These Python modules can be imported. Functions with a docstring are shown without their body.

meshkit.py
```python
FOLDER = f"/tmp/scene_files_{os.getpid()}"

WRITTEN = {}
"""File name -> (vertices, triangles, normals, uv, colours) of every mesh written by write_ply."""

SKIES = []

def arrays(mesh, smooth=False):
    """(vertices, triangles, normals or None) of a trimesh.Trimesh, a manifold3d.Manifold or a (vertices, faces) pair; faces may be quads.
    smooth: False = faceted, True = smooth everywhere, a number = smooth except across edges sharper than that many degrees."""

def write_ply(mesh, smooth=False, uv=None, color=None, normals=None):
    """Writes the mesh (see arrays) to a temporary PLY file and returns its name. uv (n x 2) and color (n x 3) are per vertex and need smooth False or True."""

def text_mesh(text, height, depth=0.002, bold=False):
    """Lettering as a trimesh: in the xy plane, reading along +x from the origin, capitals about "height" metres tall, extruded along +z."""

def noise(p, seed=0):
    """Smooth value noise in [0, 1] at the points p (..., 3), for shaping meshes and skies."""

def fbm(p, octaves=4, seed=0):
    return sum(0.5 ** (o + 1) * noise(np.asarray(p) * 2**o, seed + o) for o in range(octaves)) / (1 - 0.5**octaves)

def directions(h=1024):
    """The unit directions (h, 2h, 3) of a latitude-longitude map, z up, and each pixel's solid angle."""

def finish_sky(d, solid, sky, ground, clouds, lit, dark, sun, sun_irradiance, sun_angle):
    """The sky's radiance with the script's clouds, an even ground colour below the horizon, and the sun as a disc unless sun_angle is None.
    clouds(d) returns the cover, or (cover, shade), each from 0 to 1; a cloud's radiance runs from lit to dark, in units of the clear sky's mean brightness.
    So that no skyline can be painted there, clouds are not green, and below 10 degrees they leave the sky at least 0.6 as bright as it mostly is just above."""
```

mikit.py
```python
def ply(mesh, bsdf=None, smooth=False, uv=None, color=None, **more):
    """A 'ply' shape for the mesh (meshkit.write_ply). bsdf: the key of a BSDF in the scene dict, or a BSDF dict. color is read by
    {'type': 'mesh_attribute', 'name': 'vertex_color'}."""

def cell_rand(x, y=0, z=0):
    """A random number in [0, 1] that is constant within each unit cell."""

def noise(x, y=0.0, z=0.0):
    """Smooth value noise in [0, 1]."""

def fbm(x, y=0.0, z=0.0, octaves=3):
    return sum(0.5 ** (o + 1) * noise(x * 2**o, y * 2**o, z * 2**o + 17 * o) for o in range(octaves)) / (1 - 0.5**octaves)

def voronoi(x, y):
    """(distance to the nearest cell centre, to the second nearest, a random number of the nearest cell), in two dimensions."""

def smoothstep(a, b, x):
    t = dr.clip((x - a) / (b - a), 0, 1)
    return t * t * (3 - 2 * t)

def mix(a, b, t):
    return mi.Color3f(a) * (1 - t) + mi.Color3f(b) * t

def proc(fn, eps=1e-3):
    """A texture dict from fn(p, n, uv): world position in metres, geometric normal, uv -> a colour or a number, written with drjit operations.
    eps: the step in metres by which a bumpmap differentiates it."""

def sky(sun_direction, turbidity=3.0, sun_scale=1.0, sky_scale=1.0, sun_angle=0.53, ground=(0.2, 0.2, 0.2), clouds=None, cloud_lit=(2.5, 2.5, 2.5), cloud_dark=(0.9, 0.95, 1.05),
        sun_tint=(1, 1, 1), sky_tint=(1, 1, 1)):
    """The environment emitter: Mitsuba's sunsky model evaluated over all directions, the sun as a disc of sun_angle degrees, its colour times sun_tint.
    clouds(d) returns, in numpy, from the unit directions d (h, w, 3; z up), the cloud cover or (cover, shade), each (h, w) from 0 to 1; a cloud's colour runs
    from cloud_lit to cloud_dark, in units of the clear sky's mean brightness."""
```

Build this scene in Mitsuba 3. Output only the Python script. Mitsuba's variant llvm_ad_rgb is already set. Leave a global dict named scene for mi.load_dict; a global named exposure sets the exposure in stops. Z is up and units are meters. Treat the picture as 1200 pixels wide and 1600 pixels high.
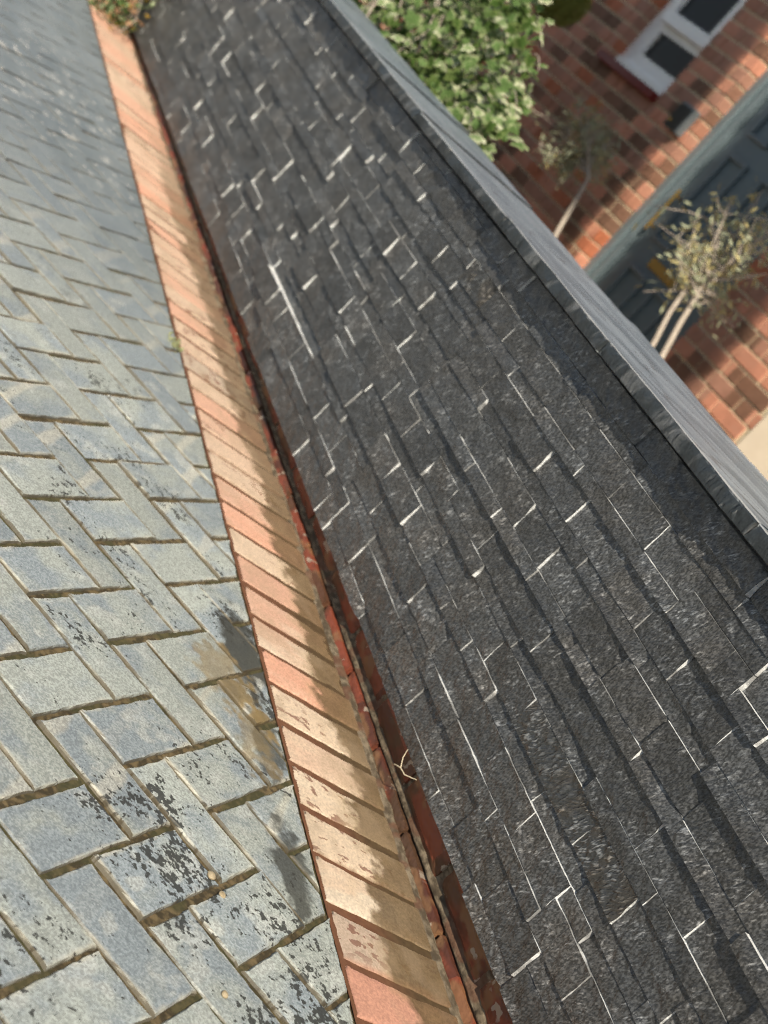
import math
import numpy as np
import trimesh
import drjit as dr
import mitsuba as mi
import mikit
import meshkit
from mikit import proc, noise, fbm, cell_rand, smoothstep, mix, voronoi
from shapely.geometry import Polygon, box as sbox

scene, labels = {}, {}
T = mi.ScalarTransform4f

# ---------------------------------------------------------------- camera, sky, exposure
exposure = 1.34
SUN = np.array([-0.69, 0.35, 0.635])
CAM_R = np.array([[-0.21730656, -0.71854391, 0.66066066], [-0.49690040, -0.50113686, -0.70848560], [0.84015942, -0.48224111, -0.24814443]])  # rows: right, down, forward
CAM_P, FOCAL = np.array([0.0, 0.0, 1.0]), 2450.0
scene['camera'] = {
    'type': 'thinlens', 'fov': math.degrees(2 * math.atan(600 / FOCAL)), 'fov_axis': 'x', 'near_clip': 0.05, 'far_clip': 3000.0,
    'aperture_radius': 0.0050, 'focus_distance': 2.15,
    'to_world': T().look_at(origin=CAM_P.tolist(), target=(CAM_P + CAM_R[2]).tolist(), up=(-CAM_R[1]).tolist())}


def clouds(d):
    """Bright broken cloud over the whole sky."""
    q = d / (0.35 + np.abs(d[..., 2:]))
    return np.clip((meshkit.fbm(q * 1.7 + 3.0, 4, 5) - 0.36) * 3.2, 0, 1) * 0.85, np.clip(meshkit.fbm(q * 2.6 + 9.0, 3, 8) * 0.9, 0, 1)


scene['sky'] = mikit.sky(SUN.tolist(), turbidity=3.0, sun_angle=0.55, sun_scale=1.75, ground=(0.20, 0.19, 0.17), clouds=clouds, cloud_lit=(2.6, 2.6, 2.6), cloud_dark=(1.0, 1.05, 1.15), sun_tint=(0.94, 1.0, 1.09))


# ---------------------------------------------------------------- helpers
def project(p):
    """Pixel (of 1200 x 1600) of world points, used only to choose which pieces are large enough to be parts of their own."""
    c = (np.atleast_2d(p) - CAM_P) @ CAM_R.T
    z = np.where(c[:, 2] > 0.2, c[:, 2], np.nan)
    return np.stack([600 + FOCAL * c[:, 0] / z, 800 + FOCAL * c[:, 1] / z], 1)


def in_view(p, m=30):
    q = project(p)
    return bool(np.any((q[:, 0] > -m) & (q[:, 0] < 1200 + m) & (q[:, 1] > -m) & (q[:, 1] < 1600 + m)))


def seen_area(p):
    q = project(p)
    if np.isnan(q).any() or not in_view(p):
        return 0.0
    return float(np.prod(np.ptp(np.clip(q, -60, [1260, 1660]), axis=0)))


taken = {}


def numbered(key):
    n = taken.get(key, -1) + 1
    taken[key] = n
    return key if n == 0 else f'{key}_{n:03d}'


def put(key, mesh, bsdf, smooth=False, uv=None, label=None, cat=None, group=None, kind=None):
    key = numbered(key)
    scene[key] = mikit.ply(mesh, bsdf, smooth=smooth, uv=uv)
    tag(key, label, cat, group, kind)
    return key


def tag(key, label=None, cat=None, group=None, kind=None):
    d = {k: v for k, v in (('label', label), ('category', cat), ('group', group), ('kind', kind)) if v}
    if d:
        labels[key] = d


def thing(name, label, cat, group=None):
    key = numbered(name)
    tag(key, label, cat, group)
    return key


def cat_mesh(parts):
    vs, fs, n = [], [], 0
    for v, f in parts:
        v, f = np.asarray(v, float), np.asarray(f, int)
        if f.shape[1] == 4:
            f = np.vstack([f[:, [0, 1, 2]], f[:, [0, 2, 3]]])
        vs.append(v); fs.append(f + n); n += len(v)
    return np.vstack(vs), np.vstack(fs)


def bx(x0, x1, y0, y1, z0, z1):
    v = np.array([[x, y, z] for x in (x0, x1) for y in (y0, y1) for z in (z0, z1)], float)
    f = np.array([[0, 1, 3], [0, 3, 2], [4, 6, 7], [4, 7, 5], [0, 4, 5], [0, 5, 1], [2, 3, 7], [2, 7, 6], [0, 2, 6], [0, 6, 4], [1, 5, 7], [1, 7, 3]])
    return v, f


def bevel_box(x0, x1, y0, y1, z0, z1, b=0.004):
    """A box with chamfered edges (24 vertices)."""
    lo, hi = np.array([x0, y0, z0], float), np.array([x1, y1, z1], float)
    b = min(b, 0.45 * float((hi - lo).min()))
    pts = []
    for s in np.ndindex(2, 2, 2):
        c = np.where(s, hi, lo); d = np.where(s, -b, b)
        for k in range(3):
            p = c + d; p[k] = c[k]; pts.append(p)
    h = trimesh.convex.convex_hull(np.array(pts))
    return np.array(h.vertices), np.array(h.faces)


def tube(points, radii, n=7, closed=True):
    p = np.asarray(points, float); r = np.broadcast_to(radii, len(p))
    vs, fs = [], []
    t = np.gradient(p, axis=0); t /= np.linalg.norm(t, axis=1, keepdims=True) + 1e-12
    up = np.array([0.31, 0.11, 0.94]) if abs(t[0][2]) < 0.9 else np.array([0.9, 0.3, 0.1])
    for i in range(len(p)):
        a = np.cross(t[i], up); a /= np.linalg.norm(a); b = np.cross(t[i], a)
        ang = np.arange(n) * 2 * np.pi / n
        vs.append(p[i] + r[i] * (np.cos(ang)[:, None] * a + np.sin(ang)[:, None] * b))
    for i in range(len(p) - 1):
        for k in range(n):
            q = (k + 1) % n
            fs += [[i * n + k, (i + 1) * n + k, (i + 1) * n + q], [i * n + k, (i + 1) * n + q, i * n + q]]
    vs = np.vstack(vs); m = len(vs)
    if closed:
        vs = np.vstack([vs, p[0], p[-1]])
        for k in range(n):
            q = (k + 1) % n
            fs += [[m, q, k], [m + 1, (len(p) - 1) * n + k, (len(p) - 1) * n + q]]
    return vs, np.array(fs)


def grid_faces(nx, nz):
    i = np.arange(nx * (nz + 1)).reshape(nx, nz + 1)[:, :nz].ravel()
    a, b, c, d = i, i + nz + 1, i + nz + 2, i + 1
    return np.vstack([np.stack([a, b, c], 1), np.stack([a, c, d], 1)])


def nz3(p, s, seed, octaves=3):
    return meshkit.fbm(np.asarray(p) * s, octaves, seed) - 0.5


# ---------------------------------------------------------------- materials
def lum(f):
    return f


def slate_tone(tone, warm):
  def slate_colour(p, n, uv):
    g = fbm(p.x * 430 + p.z * 190, p.y * 430, p.z * 190 - p.x * 90, 3)
    m = fbm(p.x * 20, p.y * 60 + 5, p.z * 32, 3)
    s = fbm(p.x * 230 + p.z * 130, 3.0, p.z * 66 - p.x * 24, 3)
    v = tone * 0.048 * (0.50 + 1.5 * smoothstep(0.30, 0.76, g)) * (0.86 + 0.28 * m)
    v = v * (1 + 2.2 * smoothstep(0.55, 0.76, s) * smoothstep(0.42, 0.62, m))
    v = v + 0.12 * smoothstep(0.84, 0.92, noise(p.x * 420, p.y * 420, p.z * 420)) * smoothstep(0.35, 0.6, m)
    col = mix((0.92, 1.0, 1.09), (0.97 + warm, 1.0, 1.03 - warm), smoothstep(0.42, 0.62, fbm(p.x * 9 + 3, p.z * 13, 1.7, 2))) * v
    cut = mix((0.50, 0.54, 0.58), (0.64, 0.67, 0.69), fbm(p.x * 90, p.y * 90, p.z * 90, 2)) * (0.85 + 0.3 * g) * (0.38 + 0.62 * smoothstep(0.36, 0.56, fbm(p.x * 13 + 7, p.z * 30, 2.0, 3)))
    side = smoothstep(0.5, 0.3, dr.abs(n.y))
    return mix(col, cut, side)
  return slate_colour


def slate_height(p, n, uv):
    a = fbm(p.x * 260 + p.z * 60, p.y * 120, p.z * 130, 3)
    b = noise(p.x * 95 + p.z * 35, 4.0, p.z * 32)
    return 0.0019 * a + 0.0022 * dr.abs(b - 0.5)


def ripple_noise(p):
    a = noise(p.x * 330 + p.z * 190 + 4 * noise(p.x * 40, p.z * 40), 4.0, p.z * 95)
    return 0.6 * a + 0.4 * noise(p.x * 610 + p.z * 300, 2.0, p.z * 210)


def shiny_colour(p, n, uv):
    g = fbm(p.x * 380, p.y * 380, p.z * 380, 3)
    r = ripple_noise(p)
    big = smoothstep(0.34, 0.62, fbm(p.x * 22, p.z * 30, 0.5, 2))
    v = 0.032 * (0.5 + 1.2 * g) + 0.20 * smoothstep(0.50, 0.80, r) * (0.2 + 0.8 * big)
    col = mix((0.92, 1.0, 1.08), (1.06, 1.02, 0.95), smoothstep(0.45, 0.6, fbm(p.x * 20, p.z * 20, 0.5, 2))) * v
    side = smoothstep(0.5, 0.3, dr.abs(n.y))
    return mix(col, (0.42, 0.45, 0.47), side)


def shiny_height(p, n, uv):
    return 0.0030 * ripple_noise(p) + 0.0014 * fbm(p.x * 260 + p.z * 60, p.y * 120, p.z * 130, 2)


def coping_colour(p, n, uv):
    st = fbm(p.x * 6 + p.y * 5, p.y * 36 - p.x * 13, p.z * 10, 4)
    ln = smoothstep(0.03, 0.0, dr.abs(fbm(p.x * 3 + p.y * 3, p.y * 17 - p.x * 8, 7.0, 2) - 0.5))
    g = fbm(p.x * 300, p.y * 300, p.z * 300, 2)
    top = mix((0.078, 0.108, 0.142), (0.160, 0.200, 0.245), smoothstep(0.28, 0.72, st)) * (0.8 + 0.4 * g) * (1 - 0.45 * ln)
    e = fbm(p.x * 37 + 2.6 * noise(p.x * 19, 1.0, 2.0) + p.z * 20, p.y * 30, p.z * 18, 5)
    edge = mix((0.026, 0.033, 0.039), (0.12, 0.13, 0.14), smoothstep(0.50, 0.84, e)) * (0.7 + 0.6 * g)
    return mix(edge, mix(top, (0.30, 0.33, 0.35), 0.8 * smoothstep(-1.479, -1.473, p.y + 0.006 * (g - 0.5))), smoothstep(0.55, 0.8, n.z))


def coping_height(p, n, uv):
    st = fbm(p.x * 6 + p.y * 5, p.y * 36 - p.x * 13, p.z * 10, 4)
    return 0.0050 * st + (0.0016 + 0.0030 * smoothstep(0.6, 0.3, dr.abs(n.z))) * fbm(p.x * 170 + 2 * noise(p.x * 31, p.z * 9), p.y * 160, p.z * 45, 3)


PU, PW, CELL = 0.2105, 1.5440, 0.1047   # herringbone origin (u, w) and half-block pitch


def paver_id(p):
    u, w = (p.x + p.y) * 0.70710678, (p.x - p.y) * 0.70710678
    i, j = dr.floor((u - PU) / CELL), dr.floor((w - PW) / CELL)
    s = (i + j) - 4 * dr.floor((i + j) / 4)
    i = dr.select((s > 0.5) & (s < 1.5), i - 1, i)
    j = dr.select(s > 2.5, j - 1, j)
    return i, j, u, w


def blob(p, x, y, rx, ry, soft, seed, warp=0.5):
    d = dr.sqrt(dr.square((p.x - x) / rx) + dr.square((p.y - y) / ry)) + warp * (fbm(p.x * 45, p.y * 45, seed, 3) - 0.5) * 2
    return smoothstep(1 + soft, 1 - soft, d)


def paver_colour(p, n, uv):
    i, j, u, w = paver_id(p)
    r1, r2, r3 = cell_rand(i, j, 3), cell_rand(i, j, 7), cell_rand(i, j, 11)
    g = fbm(p.x * 380, p.y * 380, 2.0, 3)
    m = 0.5 + 0.72 * (fbm(u * 19 + r1 * 40, w * 15 + r2 * 40, 4.0, 4) - 0.5)
    blue, buff, pale = (0.240, 0.288, 0.325), (0.325, 0.366, 0.358), (0.42, 0.455, 0.45)
    c = mix(blue, buff, smoothstep(0.36, 0.66, m + 0.36 * (r1 - 0.5)))
    c = mix(c, pale, 0.6 * smoothstep(0.58, 0.72, fbm(u * 30 + 9, w * 22, r2 * 9, 3)))
    # a long pale scuff drawn across some blocks
    sc = dr.abs((u - w * 0.35) * 9 + r3 * 5 - dr.floor((u - w * 0.35) * 9 + r3 * 5) - 0.5)
    c = mix(c, (0.56, 0.55, 0.47), 0.45 * smoothstep(0.16, 0.06, sc + 0.3 * (m - 0.5)) * smoothstep(0.6, 0.75, r3))
    c = c * (0.74 + 0.52 * smoothstep(0.2, 0.85, g)) * (0.88 + 0.24 * r2)
    s = (i + j) - 4 * dr.floor((i + j) / 4)
    lu, lw = (u - PU) / CELL - i, (w - PW) / CELL - j
    wu, ww = dr.select(s < 1.5, 2.0, 1.0), dr.select(s < 1.5, 1.0, 2.0)
    ed = dr.minimum(dr.minimum(lu, wu - lu), dr.minimum(lw, ww - lw)) * CELL
    rim = smoothstep(0.013, 0.004, ed + 0.007 * (fbm(p.x * 60, p.y * 60, 12.0, 3) - 0.35)) * smoothstep(0.40, 0.60, fbm(p.x * 17 + 3, p.y * 17, 3.0, 2))
    c = mix(c, (0.58, 0.57, 0.48), 0.55 * rim)
    c = mix(c, (0.24, 0.21, 0.14), 0.4 * smoothstep(0.0065, 0.003, ed + 0.005 * (fbm(p.x * 110, p.y * 110, 2.0, 3) - 0.5)) * smoothstep(0.42, 0.6, fbm(p.x * 11, p.y * 11, 6.0, 2)))
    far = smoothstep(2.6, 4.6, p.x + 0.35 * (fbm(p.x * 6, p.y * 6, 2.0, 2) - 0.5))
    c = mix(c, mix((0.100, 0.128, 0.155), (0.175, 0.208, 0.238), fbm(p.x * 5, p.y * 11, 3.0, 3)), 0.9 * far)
    # black lichen specks, thickest near the brick edging
    near = smoothstep(-0.80, -1.22, p.y) * smoothstep(2.7, 1.7, p.x)
    zone = fbm(p.x * 9 + 1.3, p.y * 9, 8.0, 2) + 0.13 * near + 0.22 * (r2 - 0.5)
    f1 = 0.66 * fbm(p.x * 105, p.y * 105, 6.0, 3) + 0.34 * fbm(p.x * 270, p.y * 270, 3.0, 2)
    speck = smoothstep(0.650, 0.745, f1 + 0.60 * (zone - 0.62)) * smoothstep(4.0, 2.6, p.x)
    c = mix(c, (0.034, 0.037, 0.036), 0.92 * speck)
    # damp black and brown stains in the corner by the edging
    black = blob(p, 2.205, -1.250, 0.115, 0.050, 0.25, 1.0) + 0.9 * blob(p, 1.655, -1.235, 0.105, 0.030, 0.3, 5.0, 0.8) + 0.8 * blob(p, 1.955, -1.252, 0.10, 0.026, 0.3, 9.0, 0.9)
    c = mix(c, (0.040, 0.042, 0.038), dr.clip(0.92 * black, 0, 0.94))
    brown = blob(p, 2.085, -1.175, 0.080, 0.050, 0.35, 3.0, 0.9) + 0.9 * blob(p, 1.965, -1.225, 0.10, 0.040, 0.35, 4.0, 1.1)
    brown = brown * (0.55 + 0.6 * r2)
    c = mix(c, mix((0.13, 0.10, 0.05), (0.28, 0.205, 0.09), fbm(p.x * 35, p.y * 35, 6.0, 3)), dr.clip(0.9 * brown, 0, 0.9))
    lime = smoothstep(0.66, 0.72, fbm(p.x * 40 + 7, p.y * 40, 2.2, 3)) * smoothstep(4.2, 4.8, p.x) * smoothstep(6.2, 5.2, p.x)
    c = mix(c, (0.6, 0.6, 0.58), 0.55 * lime)
    # brown shade put into block sides and arrises, so sunlit bevels read dark
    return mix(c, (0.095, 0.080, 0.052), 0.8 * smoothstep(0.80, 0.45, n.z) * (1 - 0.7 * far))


def paver_height(p, n, uv):
    return 0.0011 * fbm(p.x * 210, p.y * 210, p.z * 100, 3) + 0.0016 * fbm(p.x * 40, p.y * 40, 3.0, 2)


def joint_colour(p, n, uv):
    a = fbm(p.x * 120, p.y * 120, 1.0, 3)
    c = mix((0.050, 0.042, 0.027), (0.150, 0.118, 0.068), smoothstep(0.3, 0.8, a))
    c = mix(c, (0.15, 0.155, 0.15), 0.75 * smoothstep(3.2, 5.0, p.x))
    return mix(c, (0.055, 0.060, 0.030), 0.6 * smoothstep(0.5, 0.65, fbm(p.x * 14, p.y * 14, 5.0, 2)))


def joint_height(p, n, uv):
    return 0.0022 * fbm(p.x * 150, p.y * 150, 2.0, 3)


EDGE_X0, EDGE_P = 1.182, 0.1073       # first joint of the brick edging and its pitch


def edging_colour(p, n, uv):
    k = (p.x - EDGE_X0 + 0.03 * (p.y + 1.29)) / EDGE_P
    i = dr.floor(k); t = k - i
    r1, r2 = cell_rand(i, 3, 1), cell_rand(i, 9, 2)
    g = fbm(p.x * 330, p.y * 330, 2.0, 3)
    m = fbm(p.x * 22 + 11 * r1, p.y * 9, r1 * 7, 3)
    near = smoothstep(3.4, 1.7, p.x)
    c = mix((0.50, 0.315, 0.240), mix((0.48, 0.375, 0.295), (0.56, 0.465, 0.365), near), smoothstep(0.25, 0.75, r1 * 0.7 + 0.3 * m + 0.18 * near))
    c = mix(c, (0.58, 0.53, 0.44), 0.75 * smoothstep(0.45, 0.62, m) * smoothstep(0.35, 0.8, r2) * near)
    c = mix(c, (0.58, 0.30, 0.215), 0.6 * smoothstep(0.86, 0.90, r2))
    c = mix(c, (0.36, 0.31, 0.26), 0.75 * smoothstep(0.93, 0.95, r1))
    c = mix(c, (0.47, 0.24, 0.18), 0.9 * smoothstep(1.52, 1.50, p.x + 0.10 * (p.y + 1.29)))
    c = c * (0.72 + 0.56 * g)
    specks = smoothstep(0.63, 0.68, fbm(p.x * 90, p.y * 60, 3.0, 3) + 0.05 * (r2 - 0.5))
    c = mix(c, (0.16, 0.065, 0.045), 0.75 * specks * smoothstep(1.50, 1.56, p.x) * smoothstep(0.55, 0.7, r1 * 0.5 + 0.5 * fbm(p.x * 6, p.y * 6, 1.0, 2)))
    # damp, dirty strip next to the wall, reaching out differently on each brick
    yb = -1.441 + 0.012 * (t - 0.35) + 0.034 * (r2 - 0.5) + 0.055 * (fbm(p.x * 42, p.y * 42, 7.0, 4) - 0.5) + 0.035 * near * smoothstep(2.2, 1.5, p.x)
    wet = smoothstep(0.016, -0.012, p.y - yb + 0.012 * (fbm(p.x * 140, p.y * 140, 3.0, 2) - 0.5)) * smoothstep(6.0, 4.6, p.x)
    mud = mix((0.095, 0.064, 0.033), (0.185, 0.130, 0.068), fbm(p.x * 26, p.y * 26, 4.0, 4)) * (0.7 + 0.6 * g)
    halo = smoothstep(0.055, -0.005, p.y - yb) * smoothstep(0.35, 0.65, fbm(p.x * 18, p.y * 18, 9.0, 3)) * near
    c = mix(c, (0.36, 0.27, 0.15), 0.45 * halo)
    c = mix(c, mix(mud, c * 0.42, 0.12 + 0.40 * smoothstep(2.4, 3.6, p.x)), 0.95 * wet)
    film = smoothstep(0.48, 0.70, fbm(p.x * 12 + 5, p.y * 20, 2.0, 3))
    c = mix(c, (0.30, 0.235, 0.165), 0.30 * film)
    tj = dr.minimum(t, 1 - t) * EDGE_P
    c = mix(c, (0.15, 0.095, 0.06), 0.6 * smoothstep(0.010, 0.005, tj + 0.006 * (fbm(p.x * 90, p.y * 90, 5.0, 3) - 0.5)))
    return c


def edge_joint_colour(p, n, uv):
    a = fbm(p.x * 120, p.y * 120, 1.0, 3)
    wet = smoothstep(-1.36, -1.46, p.y)
    return mix(mix((0.11, 0.050, 0.030), (0.17, 0.085, 0.05), a), mix((0.060, 0.040, 0.022), (0.10, 0.07, 0.038), a), wet)


def plinth_colour(p, n, uv):
    i = dr.floor((p.x + 3 * dr.floor(p.z * 16)) / 0.225)
    r = cell_rand(i, dr.floor(p.z * 16 + 0.4), 5)
    m = fbm(p.x * 18, p.y * 40, p.z * 36, 4)
    c = mix((0.215, 0.058, 0.034), (0.085, 0.032, 0.022), smoothstep(0.3, 0.7, m + 0.6 * (r - 0.5)))
    c = mix(c, (0.075, 0.046, 0.028), 0.8 * smoothstep(0.56, 0.66, fbm(p.x * 8, p.z * 22, 2.0, 3)))
    c = mix(c, (0.22, 0.125, 0.065), 0.7 * smoothstep(0.62, 0.72, fbm(p.x * 15 + 4, p.z * 25, 6.0, 3)))
    return mix(c, (0.40, 0.36, 0.30), 0.7 * smoothstep(0.74, 0.80, fbm(p.x * 40, p.z * 60, 9.0, 3)))


def mortar_colour(p, n, uv):
    a = fbm(p.x * 60, p.y * 120, p.z * 120, 4)
    c = mix((0.075, 0.060, 0.042), (0.22, 0.185, 0.135), smoothstep(0.35, 0.75, a))
    return mix(c, (0.13, 0.065, 0.042), 0.7 * smoothstep(0.56, 0.66, fbm(p.x * 22, p.z * 30, 3.0, 3)))


def rough_height(p, n, uv):
    return 0.003 * fbm(p.x * 130, p.y * 130, p.z * 130, 4)


TH = math.radians(8.0)
FE, FN = np.array([math.cos(TH), math.sin(TH), 0.0]), np.array([-math.sin(TH), math.cos(TH), 0.0])
FD = -4.62


def facade_a(p):
    return p.x * FE[0] + p.y * FE[1]


def house_brick_colour(p, n, uv):
    a = facade_a(p)
    row = dr.floor((p.z - 0.565) / 0.075 + 100)
    i = dr.floor(a / 0.1685 + 0.5 * (row - 2 * dr.floor(row / 2)) + 0.1)
    r, q = cell_rand(i, row, 5), cell_rand(i, row, 8)
    m = fbm(p.x * 30, p.y * 30, p.z * 30, 3)
    c = mix((0.55, 0.255, 0.175), (0.36, 0.195, 0.145), smoothstep(0.2, 0.8, r + 0.5 * (m - 0.5)))
    c = mix(c, (0.14, 0.084, 0.058), 0.85 * smoothstep(0.72, 0.8, q))
    c = mix(c, (0.46, 0.15, 0.075), 0.8 * smoothstep(0.88, 0.92, r))
    return c * (0.75 + 0.5 * m)


def house_mortar_colour(p, n, uv):
    return mix((0.60, 0.53, 0.38), (0.72, 0.65, 0.48), fbm(p.x * 40, p.y * 40, p.z * 40, 3))


def leaf_colour(base, edge, e0=0.62, e1=0.85):
    def fn(p, n, uv):
        r = fbm(p.x * 38, p.y * 38, p.z * 38, 3)
        k = smoothstep(e0, e1, 0.55 * uv.x + 1.1 * (r - 0.5) + 0.42)
        return mix(base, edge, k) * (0.6 + 0.8 * fbm(p.x * 25, p.y * 25, p.z * 25, 2))
    return fn


def bump(inner, fn, eps=6e-4):
    return {'type': 'bumpmap', 'arbitrary': proc(fn, eps), 'scale': 1.0, 'bsdf': inner}


def pbr(col, rough=0.7, spec=0.5, **kw):
    c = proc(col) if callable(col) else {'type': 'rgb', 'value': list(col)}
    return {'type': 'principled', 'base_color': c, 'roughness': rough, 'specular': spec, **kw}


def two(b):
    return {'type': 'twosided', 'bsdf': b}


def leafy(col, trans=0.5, rough=0.30):
    c = proc(col) if callable(col) else {'type': 'rgb', 'value': list(col)}
    return {'type': 'principledthin', 'base_color': c, 'roughness': rough, 'diff_trans': trans, 'spec_trans': 0.0}


for nm, tone, warm in (('mat_slate', 1.0, 0.0), ('mat_slate_dark', 0.80, -0.02), ('mat_slate_pale', 1.25, 0.01)):
    scene[nm] = two(bump(pbr(slate_tone(tone, warm), 0.40, 0.6), slate_height))
scene['mat_slate_shiny'] = two(bump(pbr(shiny_colour, 0.34, 0.7), shiny_height))
scene['mat_coping'] = two(bump(pbr(coping_colour, 0.40, 0.5), coping_height))
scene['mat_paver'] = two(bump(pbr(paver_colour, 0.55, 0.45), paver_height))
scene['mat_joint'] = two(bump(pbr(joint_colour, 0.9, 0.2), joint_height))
scene['mat_edging'] = two(bump(pbr(edging_colour, 0.75, 0.3), paver_height))
scene['mat_edge_joint'] = two(bump(pbr(edge_joint_colour, 0.7, 0.3), joint_height))
scene['mat_plinth'] = two(bump(pbr(plinth_colour, 0.45, 0.45), rough_height))
scene['mat_mortar'] = two(bump(pbr(mortar_colour, 0.8, 0.3), rough_height))
scene['mat_house_brick'] = two(pbr(house_brick_colour, 0.8, 0.3))
scene['mat_house_mortar'] = two(pbr(house_mortar_colour, 0.9, 0.2))
scene['mat_door'] = two(pbr((0.125, 0.170, 0.198), 0.33, 0.55))
scene['mat_white_frame'] = two(pbr((0.92, 0.92, 0.92), 0.3, 0.5))
scene['mat_glass'] = two(pbr((0.012, 0.016, 0.017), 0.06, 0.22))
scene['mat_sill'] = two(pbr((0.16, 0.018, 0.016), 0.4, 0.5))
scene['mat_brass'] = two(pbr((0.62, 0.40, 0.12), 0.32, 0.5, metallic=0.9))
scene['mat_grey_metal'] = two(pbr((0.16, 0.19, 0.21), 0.45, 0.5))
scene['mat_black'] = two(pbr((0.012, 0.013, 0.013), 0.4, 0.5))
scene['mat_render'] = two(pbr(lambda p, n, uv: mix((0.72, 0.64, 0.52), (0.78, 0.70, 0.58), fbm(p.x * 20, p.y * 20, p.z * 20, 3)), 0.85, 0.2))
scene['mat_roof'] = two(pbr((0.13, 0.07, 0.05), 0.8, 0.3))
scene['mat_bark'] = two(pbr(lambda p, n, uv: mix((0.30, 0.265, 0.235), (0.54, 0.49, 0.44), fbm(p.x * 130, p.y * 130, p.z * 40, 3)), 0.85, 0.2))
scene['mat_ivy'] = leafy(leaf_colour((0.095, 0.165, 0.058), (0.31, 0.37, 0.20), 0.72, 1.15))
scene['mat_ivy_light'] = leafy(leaf_colour((0.18, 0.26, 0.12), (0.57, 0.61, 0.44), 0.60, 1.0))
scene['mat_ivy_dark'] = leafy(leaf_colour((0.045, 0.085, 0.022), (0.12, 0.17, 0.06), 0.6, 0.95))
scene['mat_olive'] = leafy((0.38, 0.42, 0.30), 0.4)
scene['mat_olive_dry'] = leafy((0.46, 0.42, 0.22), 0.4)
scene['mat_topiary'] = leafy((0.30, 0.34, 0.10), 0.4)
scene['mat_hedge'] = leafy((0.05, 0.09, 0.02), 0.3)
scene['mat_autumn'] = leafy((0.45, 0.30, 0.06), 0.4)
scene['mat_soil'] = two(pbr(lambda p, n, uv: mix((0.10, 0.075, 0.05), (0.20, 0.16, 0.12), fbm(p.x * 30, p.y * 30, 1.0, 3)), 0.95, 0.1))
scene['mat_ground'] = two(pbr(lambda p, n, uv: mix((0.17, 0.17, 0.165), (0.24, 0.235, 0.22), fbm(p.x * 6, p.y * 6, 1.0, 4)), 0.9, 0.2))
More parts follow.
